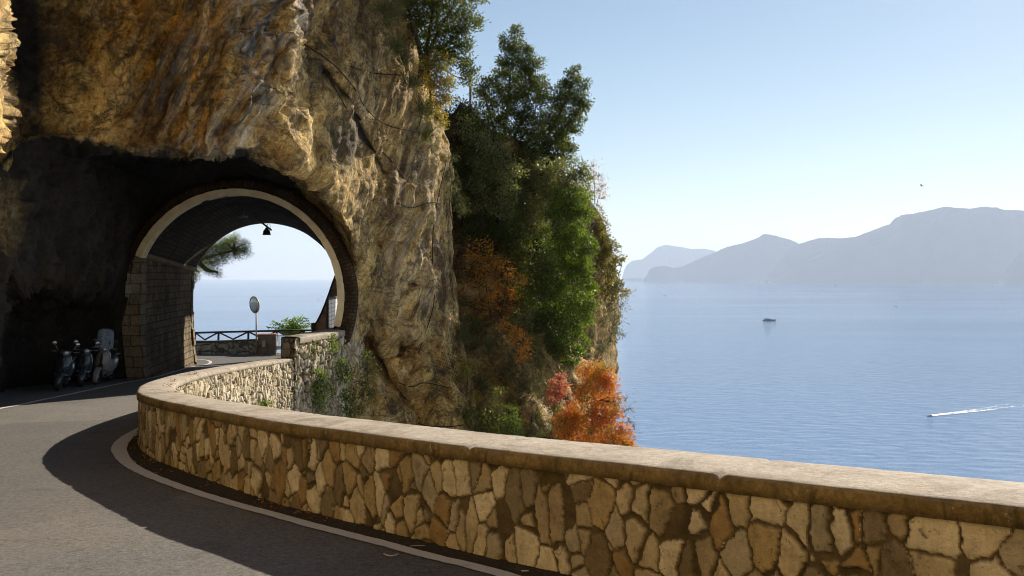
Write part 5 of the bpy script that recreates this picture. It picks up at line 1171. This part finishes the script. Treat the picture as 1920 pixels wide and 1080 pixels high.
    def T(b): b.V = [(v - pv) @ R.T + pv for v in b.V]; return b
    b = MB(); b.loft(np.array([ell((0, y, z), w, h, 18, 2.4) for y, z, w, h in ((.28, 1.00, .07, .04), (.32, 1.01, .13, .06), (.38, 1.015, .16, .07), (.44, 1.01, .14, .068), (.475, 1.0, .09, .055))])); hd = T(b).build('handlebar_cowl', paint, r)
    b = MB(); b.lathe([(.0, .03), (.05, .025), (.072, .008), (.078, -.02), (.075, -.05)], (0, .485, .995), 'y', 24); T(b).build('headlight', LAMP, hd)
    for s in (-1, 1):
        b = MB(); b.tube([(s * .13, .37, 1.02), (s * .24, .33, 1.03), (s * .35, .29, 1.025)], [.016, .018, .018], 10); T(b).build('grip', BLK, hd)
        b = MB(); b.tube([(s * .20, .39, 1.03), (s * .30, .385, 1.03), (s * .36, .35, 1.02)], .008, 6); T(b).build('brake_lever', CHR, hd)
        b = MB(); b.tube([(s * .17, .37, 1.05), (s * .23, .37, 1.14), (s * .27, .36, 1.20)], .008, 6); b.lathe([(0, -.012), (.05, -.014), (.062, 0), (.05, .012), (0, .016)], (s * .29, .36, 1.235), 'y', 20); T(b).build('mirror', CHR if not screen else BLK, hd)
    if screen:
        b = MB(); n = 14; fr, bk = [], []
        for z in np.linspace(0, 1, 12):
            w = .235 * (1 - .16 * z ** 2) * (1 - .9 * max(0, (z - .86) / .14) ** 2 * .5); x = np.linspace(-w, w, n); y = .50 - .30 * z * .5 - .55 * x ** 2 / .25 * .35
            fr.append(np.stack([x, y, np.full(n, 1.03 + .56 * z)], -1)); bk.append(np.stack([x, y - .006, np.full(n, 1.03 + .56 * z)], -1))
        b.loft(np.array([np.vstack([f_, k_[::-1]]) for f_, k_ in zip(fr, bk)])); ws = T(b).build('windscreen', SHD, r)
        for s in (-1, 1):
            b = MB(); b.tube([(s * .10, .42, 1.04), (s * .12, .46, 1.14), (s * .12, .455, 1.22)], .009, 6); b.lathe([(0, .012), (.02, .01), (.02, -.01), (0, -.012)], (s * .12, .46, 1.22), 'y', 12)
            T(b).build('bracket', BLK, ws)
    return r
def groundP(u, v):
    lo, hi = 2., 60.
    for _ in range(50):
        m_ = (lo + hi) / 2
        if P(u, v, m_)[2] > rz(m_): lo = m_
        else: hi = m_
    return P(u, v, lo)
W_ = glossy('white_scooter_paint', (.30, .30, .30), .25); N1 = glossy('midnight_blue_paint', (.018, .032, .05), .22); N2 = glossy('slate_blue_paint', (.03, .045, .065), .22)
q = groundP(186, 719); make_scooter('white scooter with a tall clear windscreen, facing the road', W_, True, (q[0], q[1] + .3, float(rz(q[1] + .3))), math.radians(187), math.radians(-7), .30, 1.02)
q = groundP(140, 724); make_scooter('slate blue scooter parked between the white one and the darkest one', N2, False, (q[0] + .05, q[1] + .35, float(rz(q[1] + .35))), math.radians(200), math.radians(-7), .35)
q = groundP(100, 731); make_scooter('darkest scooter, nearest the road at the left end of the row', N1, False, (q[0] + .1, q[1] + .25, float(rz(q[1] + .25))), math.radians(196), math.radians(-8), .40)
# steel cables and rockfall net over the pillar
CAB = simple_mat('rusty_steel_cable', (.022, .019, .016), .9, 0.0, spec=.1)
cabs = [('long rusty steel cable slanting from the crevice across the upper pillar', [(580, 76), (612, 120), (652, 163), (685, 207), (730, 236), (781, 244)]),
        ('rusty steel cable running diagonally down beside the dark rock patch', [(600, 132), (622, 185), (670, 240), (726, 296), (748, 332)]),
        ('near level steel cable over the top of the brown slab', [(650, 125), (700, 138), (750, 140), (786, 136)]),
        ('rusty steel cable hanging down the middle of the pillar face', [(822, 300), (812, 400), (809, 478), (807, 560), (803, 610), (787, 664)]),
        ('short steel cable looped across the pillar below the shaded fork', [(733, 380), (760, 388), (790, 380), (822, 382)]),
        ('low steel cable crossing the pale rock toward the boulders', [(748, 715), (770, 728), (800, 720), (840, 732)]),
        ('lowest steel cable sagging above the parapet coping', [(770, 775), (800, 790), (830, 798), (850, 800)])]
for lab, px in cabs:
    pts = spline(np.array([onA(u, v, .10) for u, v in px]), 30); b = MB(); b.tube(pts, .016, 6); o = b.build('steel_cable', CAB, origin=pts[0]); o.location = pts[0]; tag(o, lab, 'cable', 'rockfall cables on the pillar')
def net():
    b = MB()
    def strip(px_l, px_r, cell, off):
        L = spline(np.array([onA(u, v, off) for u, v in px_l]), 60); R_ = spline(np.array([onA(u, v, off) for u, v in px_r]), 60)
        n = max(3, int(np.linalg.norm(R_ - L, axis=1).mean() / cell)); 
        for k in range(n):
            for sg in (1, -1):
                s = (k / (n - 1) + sg * np.linspace(0, 1, 60) * 1.6) % 2; s = np.where(s > 1, 2 - s, s); b.tube(L + (R_ - L) * s[:, None], .006, 3, cap=False)
    strip([(836, 380), (838, 450), (839, 520), (842, 580)], [(846, 380), (848, 450), (846, 520), (850, 580)], .07, .28)
    strip([(800, 690), (812, 730), (820, 790)], [(868, 640), (872, 720), (874, 790)], .20, .22)
    p = b.V[0][0]; o = b.build('rockfall_net', CAB, origin=p); o.location = p; tag(o, 'dark wire rockfall netting hanging over the pillar edge and boulders', 'net')
net()
# wooden post frame behind the leaves on the brow
b = MB(); p0 = P(882, 225, 44.8); b.tube([p0, P(882, 140, 44.8)], .055, 8); b.tube([P(862, 141, 44.7), P(884, 139, 44.7)], .03, 6); b.tube([P(868, 158, 44.7), P(888, 150, 44.7)], .025, 6)
o = b.build('fence_post', M['twig'], origin=p0); o.location = p0; tag(o, 'weathered wooden post with cross rails half hidden in leaves on the brow', 'post')
# scraps on the road
def twig(label, px, r, mat):
    pts = spline(np.array([groundP(u, v) + [0, 0, .012] for u, v in px]), 14); b = MB(); b.tube(pts, np.interp(np.linspace(0, 1, 14), [0, .5, 1], [r * .5, r, r * .6]), 6); o = b.build('twig', mat, origin=pts[0]); o.location = pts[0]; tag(o, label, 'twig')
PALE = simple_mat('bleached_twig', (.50, .46, .40), .8)
twig('curved bleached twig lying on the shaded asphalt', [(719, 1041), (728, 1045), (738, 1045), (747, 1042)], .006, PALE)
twig('thin straight pale twig along the verge', [(768, 1027), (782, 1026), (797, 1026)], .004, PALE)
b = MB(); q = groundP(984, 1072) + [0, 0, .006]; b.box((0, 0, 0), (.05, .018, .006), np.array(Matrix.Rotation(.1, 3, 'Z')), b=.002); o = b.build('paper_scrap', simple_mat('grey_paper', (.45, .45, .47), .7)); o.location = q; tag(o, 'small grey paper scrap on the verge', 'litter')
# ------------------------------------------------------------------ sea traffic
SEA_Z = CZ - 90.0
def sea_at(u, v): Y = 90.0 * F / (v - HZ); return np.array([(u - 960) / F * Y, Y, SEA_Z])
HULL = simple_mat('slate_hull_paint', (.10, .12, .15), .35); DECK = simple_mat('pale_deck', (.55, .55, .54), .5); GLS = simple_mat('dark_cabin_glass', (.03, .04, .05), .12)
def boat(label, u, v, L, yaw, hullmat, decks=1, mast=False, group='boats out on the bay'):
    p = sea_at(u, v); r = empty('boat', tuple(p), label, 'boat', group, yaw); W = L * .13; H = L * .075
    def sec(x, w, zt, zb): return [[x, -w, zt], [x, -w * .86, zb + (zt - zb) * .35], [x, -w * .35, zb], [x, w * .35, zb], [x, w * .86, zb + (zt - zb) * .35], [x, w, zt], [x, w * .8, zt + H * .08], [x, -w * .8, zt + H * .08]]
    b = MB(); b.loft(np.array([sec(-.5 * L, W * .85, H, -H * .4), sec(-.3 * L, W, H, -H * .45), sec(.05 * L, W, H * 1.08, -H * .45), sec(.3 * L, W * .72, H * 1.25, -H * .3), sec(.43 * L, W * .34, H * 1.42, 0), sec(.5 * L, W * .03, H * 1.55, H * .8)])); b.build('hull', hullmat, r)
    z = H * 1.08
    for k in range(decks):
        x0, x1, w = -.40 * L + .04 * L * k, (.20 - .16 * k) * L, W * (.72 - .12 * k); h = H * .72
        b = MB(); b.loft(np.array([[[x0, -w, z], [x0, w, z], [x0 + .02 * L, w * .9, z + h], [x0 + .02 * L, -w * .9, z + h]], [[x1, -w * .8, z], [x1, w * .8, z], [x1 - .07 * L, w * .7, z + h], [x1 - .07 * L, -w * .7, z + h]]])); cb = b.build('cabin', hullmat if k == 0 else DECK, r, smooth=False)
        b = MB(); b.box(((x0 + x1) / 2 - .02 * L, 0, z + h * .55), ((x1 - x0) * .8, w * 1.93, h * .34)); b.build('window_band', GLS, cb, smooth=False); z += h
    if mast:
        b = MB(); b.tube([(-.33 * L, 0, z - H * .2), (-.35 * L, 0, z + H * .95)], L * .006, 6); b.tube([(-.36 * L, -W * .5, z + H * .35), (-.36 * L, W * .5, z + H * .35)], L * .005, 6); b.build('mast', DECK, r)
    return r
boat('slate grey motor yacht with a stern mast, side on', 1443, 601.5, 27, 0.0, HULL, 2, True)
boat('small dark motorboat trailing a long white wake', 1743, 780, 4.6, math.radians(205), simple_mat('black_hull', (.03, .03, .035), .4), 1)
boat('tiny grey launch near the headland', 1247, 554.5, 15, math.pi, HULL, 1)
boat('distant ferry ahead of a bright white streak off the long ridge', 1566, 536.5, 46, 0.0, HULL, 2)
boat('tiny dark speck of a boat on the open water below the ridge', 1744, 572, 7, 0.4, HULL, 1)
boat('small white hulled boat with short foam', 1679, 574.5, 12, math.pi, DECK, 1)
boat('white boat far off seen through the tunnel', 597, 561.0, 10, math.pi, DECK, 1)
def mat_foam():
    m, nt, out = new_mat('sea_foam'); p = pos(nt); n = noise(nt, p, .33, 7, .75, .5); k = attr(nt, 'thin')
    f = ramp(nt, math_(nt, 'SUBTRACT', math_(nt, 'ADD', n, .18), k), [(.42, g(0)), (.54, g(1))])
    a = principled(nt, None, color=(.80, .82, .83), rough=.8, normal=bump(nt, n, 1, .4)); t = nd(nt, 'BsdfTransparent')
    nt.links.new(nd(nt, 'MixShader', {0: f, 1: t.outputs[0], 2: a.outputs[0]}).outputs[0], out.inputs[0]); return m
FOAM = mat_foam()
def wake(label, px, w0, w1):
    C = np.array([sea_at(u, v)[:2] for u, v in px]); C = spline(C, 120); t = np.gradient(C, axis=0); t /= np.linalg.norm(t, axis=1)[:, None]; n = np.stack([t[:, 1], -t[:, 0]], 1)
    w = np.linspace(w0, w1, 120); s = np.linspace(-1, 1, 13); G = np.empty((120, 13, 3)); G[..., :2] = C[:, None] + n[:, None] * (w[:, None] * s)[..., None]; G[..., 2] = SEA_Z + .35
    k = np.linspace(.13, .36, 120)[:, None] + .16 * (1 - np.abs(s[None])) * np.linspace(0, 1, 120)[:, None]
    o = grid_mesh('boat_wake', G, FOAM, attrs={'thin': k * np.ones((120, 13))}); tag(o, label, 'wake', kind='stuff')
wake('white foam wake behind the small dark motorboat', [(1746, 780), (1790, 775), (1850, 768), (1920, 757), (1990, 748)], 2.2, 8.0)
wake('short foam trail behind the distant ferry', [(1562, 536.6), (1550, 536.4), (1535, 536.2)], 6, 9)
wake('thin foam trail of the tiny grey launch', [(1243, 554.8), (1225, 554.5), (1195, 554)], 2.5, 3.5)
wake('foam patch by the small white hulled boat', [(1683, 574.8), (1676, 574.6), (1668, 574.6)], 3, 3)
wake('foam trail seen through the tunnel arch', [(592, 561.2), (604, 561), (622, 560.8)], 3.5, 2.5)
wake('faint second foam trail seen through the tunnel arch', [(440, 563), (466, 562), (490, 561)], 1.5, 2.5)
wake('faint wake of the slate grey yacht', [(1430, 602.5), (1400, 602), (1360, 602)], 2.0, 5.0)
# one bird
b = MB(); p = P(1728, 348.5, 150); b.loft(np.array([ell((x, 0, 0), r_, r_, 10, axis='x') for x, r_ in ((-.26, .01), (-.16, .04), (0, .065), (.14, .05), (.22, .02), (.26, .006))]))
for s in (-1, 1): b.loft(np.array([[[x0, s * y, z], [x1, s * y, z], [x1, s * y, z - .012], [x0, s * y, z - .012]] for y, x0, x1, z in ((.03, -.08, .10, .02), (.22, -.06, .11, .13), (.42, -.10, .02, .16), (.58, -.17, -.13, .12))]))
o = b.build('seabird', simple_mat('dark_feathers', (.06, .06, .065), .8)); o.location = p; o.rotation_euler = (0.25, 0, 2.4); tag(o, 'lone dark seabird gliding high over the bay', 'bird')
# ================================================================== sea, far hills, air, light, camera
G = np.array([[[x, y, SEA_Z] for x in (-44000, 0, 44000)] for y in (-3000, 400, 27000)], float)
tag(grid_mesh('sea', G, M['sea']), 'calm blue sea ruffled by wind lanes', 'sea', kind='structure')
def mat_hill():
    m, nt, out = new_mat('far_hillside'); p = pos(nt); a = noise(nt, p, .004, 8, .65, .4); b_ = noise(nt, p, .02, 5, .7)
    principled(nt, out, color=ramp(nt, math_(nt, 'ADD', math_(nt, 'MULTIPLY', a, .6), math_(nt, 'MULTIPLY', b_, .4)), [(.35, (.008, .012, .010)), (.55, (.016, .020, .016)), (.7, (.034, .034, .030))]), rough=1.0, spec=0.0); return m
HILL = mat_hill()
def ridge(name, label, prof, Y, depth, nx=260, ny=70, seed=0, rug=1.0):
    prof = np.array(sorted(prof), float); us = np.linspace(prof[0, 0], prof[-1, 0], nx); vs = np.interp(us, prof[:, 0], prof[:, 1])
    h = np.maximum(0, (HZ - vs) / F * (Y + depth * .5) + 90.0)
    vs2 = h * (1 + 0.0 * us)
    x = (us - 960) / F * (Y + depth * .5)
    t = np.linspace(0, 1, ny); T, X = np.meshgrid(t, x, indexing='ij'); Hh = np.repeat(vs2[None], ny, 0)
    shp = np.where(T < .5, np.sin(T * math.pi) ** .85, np.cos((T - .5) * math.pi) ** .8)
    dep = np.clip(2.3 * Hh, 160, depth * 1.3); YY = Y + depth * .5 + (T - .5) * dep
    n = fbm(np.stack([X / 620, YY / 620, X * 0 + seed], -1), 6, .55, ridged=True)
    crest = np.exp(-((T - .5) / .07) ** 2)
    Z = Hh * np.clip(shp + rug * .30 * (n - .35) * (1 - crest) * np.sin(T * math.pi), 0, 2)
    Z = np.minimum(Z, Hh * (1 - .0 * T) * np.where(T < .5, 1.0, 1.0) * YY / (Y + depth * .5) * .995 + 0) * (1 - crest) + Hh * crest
    Z += Hh * .012 * fbm(np.stack([X / 90, YY / 90, X * 0 + seed], -1), 4) 
    G = np.stack([X * YY / (Y + depth * .5) if False else X, YY, SEA_Z - 3 + Z], -1)
    tag(grid_mesh(name, G, HILL), label, 'hills', kind='structure')
ridge('hills', 'long high coastal ridge falling to the water on the right', [(1452, 526), (1465, 515), (1483, 504), (1510, 490), (1538, 477), (1565, 463), (1592, 452), (1627, 438), (1655, 429), (1680, 420), (1688, 413), (1692, 409), (1700, 404), (1712, 401), (1725, 400), (1741, 395.5), (1766, 388), (1790, 390), (1818, 392), (1839, 387.5), (1855, 390), (1871, 393.5), (1900, 394), (1920, 396), (2000, 400), (2150, 420), (2400, 470), (2600, 520)], 12300, 2600, seed=1)
ridge('hills', 'low rounded ridge between the pointed peak and the long high ridge', [(1436, 524), (1450, 505), (1470, 480), (1497, 457.5), (1526, 449.5), (1546, 445.6), (1575, 446.5), (1599, 444.5), (1625, 441), (1660, 442), (1720, 470), (1800, 523)], 13600, 1600, seed=12)
ridge('hills', 'dark spur dipping into the water at the right margin of the view', [(1868, 530), (1880, 522), (1896, 500), (1908, 486), (1925, 470), (1970, 450), (2040, 440), (2200, 480), (2300, 528)], 10800, 1500, seed=17)
ridge('hills', 'pointed middle ridge with a small tower like peak', [(1208, 522), (1213, 516), (1219, 505), (1227, 500), (1238, 499), (1248, 498.5), (1262, 502.5), (1278, 500), (1302, 490), (1335, 476), (1367, 462), (1400, 454), (1420, 446), (1430, 441), (1434, 438.5), (1439, 440), (1449, 441.5), (1477, 450), (1495, 458), (1560, 470), (1700, 500), (1800, 522)], 14800, 1800, seed=5)
ridge('hills', 'palest farthest island ridge at the horizon', [(1166, 522), (1172, 504), (1176, 496), (1187, 488.5), (1205, 486), (1214, 479), (1225, 472), (1230, 467), (1236, 463), (1248, 459), (1262, 461), (1274, 462.5), (1294, 466.5), (1319, 466), (1337, 470), (1380, 486), (1450, 515), (1480, 522)], 21500, 1600, seed=9)
ridge('islet', 'low flat islet just right of the headland', [(1166, 523.5), (1174, 522), (1185, 521), (1200, 522), (1208, 524)], 17500, 300, nx=40, ny=16, seed=3)

def haze():
    b = MB(); z0, z1 = SEA_Z - 1.0 - 3.5, 1150.0
    b.box((0, 20000, (z0 + z1) / 2), (92000, 50000, z1 - z0))
    m = bpy.data.materials.new('sea_air'); m.use_nodes = True; nt = m.node_tree; nt.nodes.clear(); out = nt.nodes.new('ShaderNodeOutputMaterial')
    v = nt.nodes.new('ShaderNodeVolumePrincipled'); v.inputs['Color'].default_value = (*HAZE_COL, 1); v.inputs['Density'].default_value = HAZE_D; v.inputs['Anisotropy'].default_value = HAZE_G
    nt.links.new(v.outputs[0], out.inputs['Volume'])
    o = b.build('haze', m, smooth=False); tag(o, 'pale blue sea haze thickening towards the far ridges', 'haze', kind='stuff')
HAZE_COL, HAZE_D, HAZE_G = (.63, .75, .94), 4.5e-5, .20
haze()

az, el = math.radians(SUN_AZ), math.radians(SUN_EL)
sd = Vector((math.sin(az) * math.cos(el), math.cos(az) * math.cos(el), math.sin(el)))
L = bpy.data.lights.new('sun', 'SUN'); L.energy = 5.0; L.angle = math.radians(.53); L.color = (1.0, .90, .76)
lo = bpy.data.objects.new('sun', L); COL.objects.link(lo); lo.rotation_euler = sd.to_track_quat('Z', 'Y').to_euler(); lo.location = (30, 60, 60)
w = bpy.data.worlds.new('World'); SC.world = w; w.use_nodes = True; nt = w.node_tree
bg = nt.nodes['Background']; sk = nt.nodes.new('ShaderNodeTexSky'); sk.sky_type = 'NISHITA'; sk.sun_disc = False; sk.sun_elevation = el; sk.sun_rotation = az
sk.altitude = 90; sk.air_density = 1.0; sk.dust_density = .12; sk.ozone_density = 1.2
tint = nt.nodes.new('ShaderNodeMix'); tint.data_type = 'RGBA'; tint.blend_type = 'MULTIPLY'; tint.inputs[0].default_value = 1.0; tint.inputs[7].default_value = (.98, 1.0, 1.0, 1)
nt.links.new(sk.outputs[0], tint.inputs[6]); nt.links.new(tint.outputs[2], bg.inputs[0]); bg.inputs[1].default_value = .050

cam = bpy.data.cameras.new('camera'); co = bpy.data.objects.new('camera', cam); COL.objects.link(co)
co.location = (0, 0, CZ); co.rotation_euler = (math.pi / 2, 0, 0); cam.lens = 36 * F / 1920; cam.sensor_width = 36; cam.shift_y = -(540 - HZ) / 1920
cam.clip_start = .1; cam.clip_end = 120000; SC.camera = co
SC.view_settings.view_transform = 'Standard'; SC.view_settings.look = 'None'; SC.view_settings.exposure = 0.86; SC.view_settings.gamma = 1.0
SC.cycles.use_denoising = True; SC.cycles.denoiser = 'OPENIMAGEDENOISE'
SC.cycles.filter_width = 1.0; SC.cycles.max_bounces = 8; SC.cycles.diffuse_bounces = 4; SC.cycles.glossy_bounces = 3; SC.cycles.transparent_max_bounces = 12; SC.cycles.volume_bounces = 1
SC.cycles.sample_clamp_indirect = 6.0; SC.cycles.sample_clamp_direct = 5.0
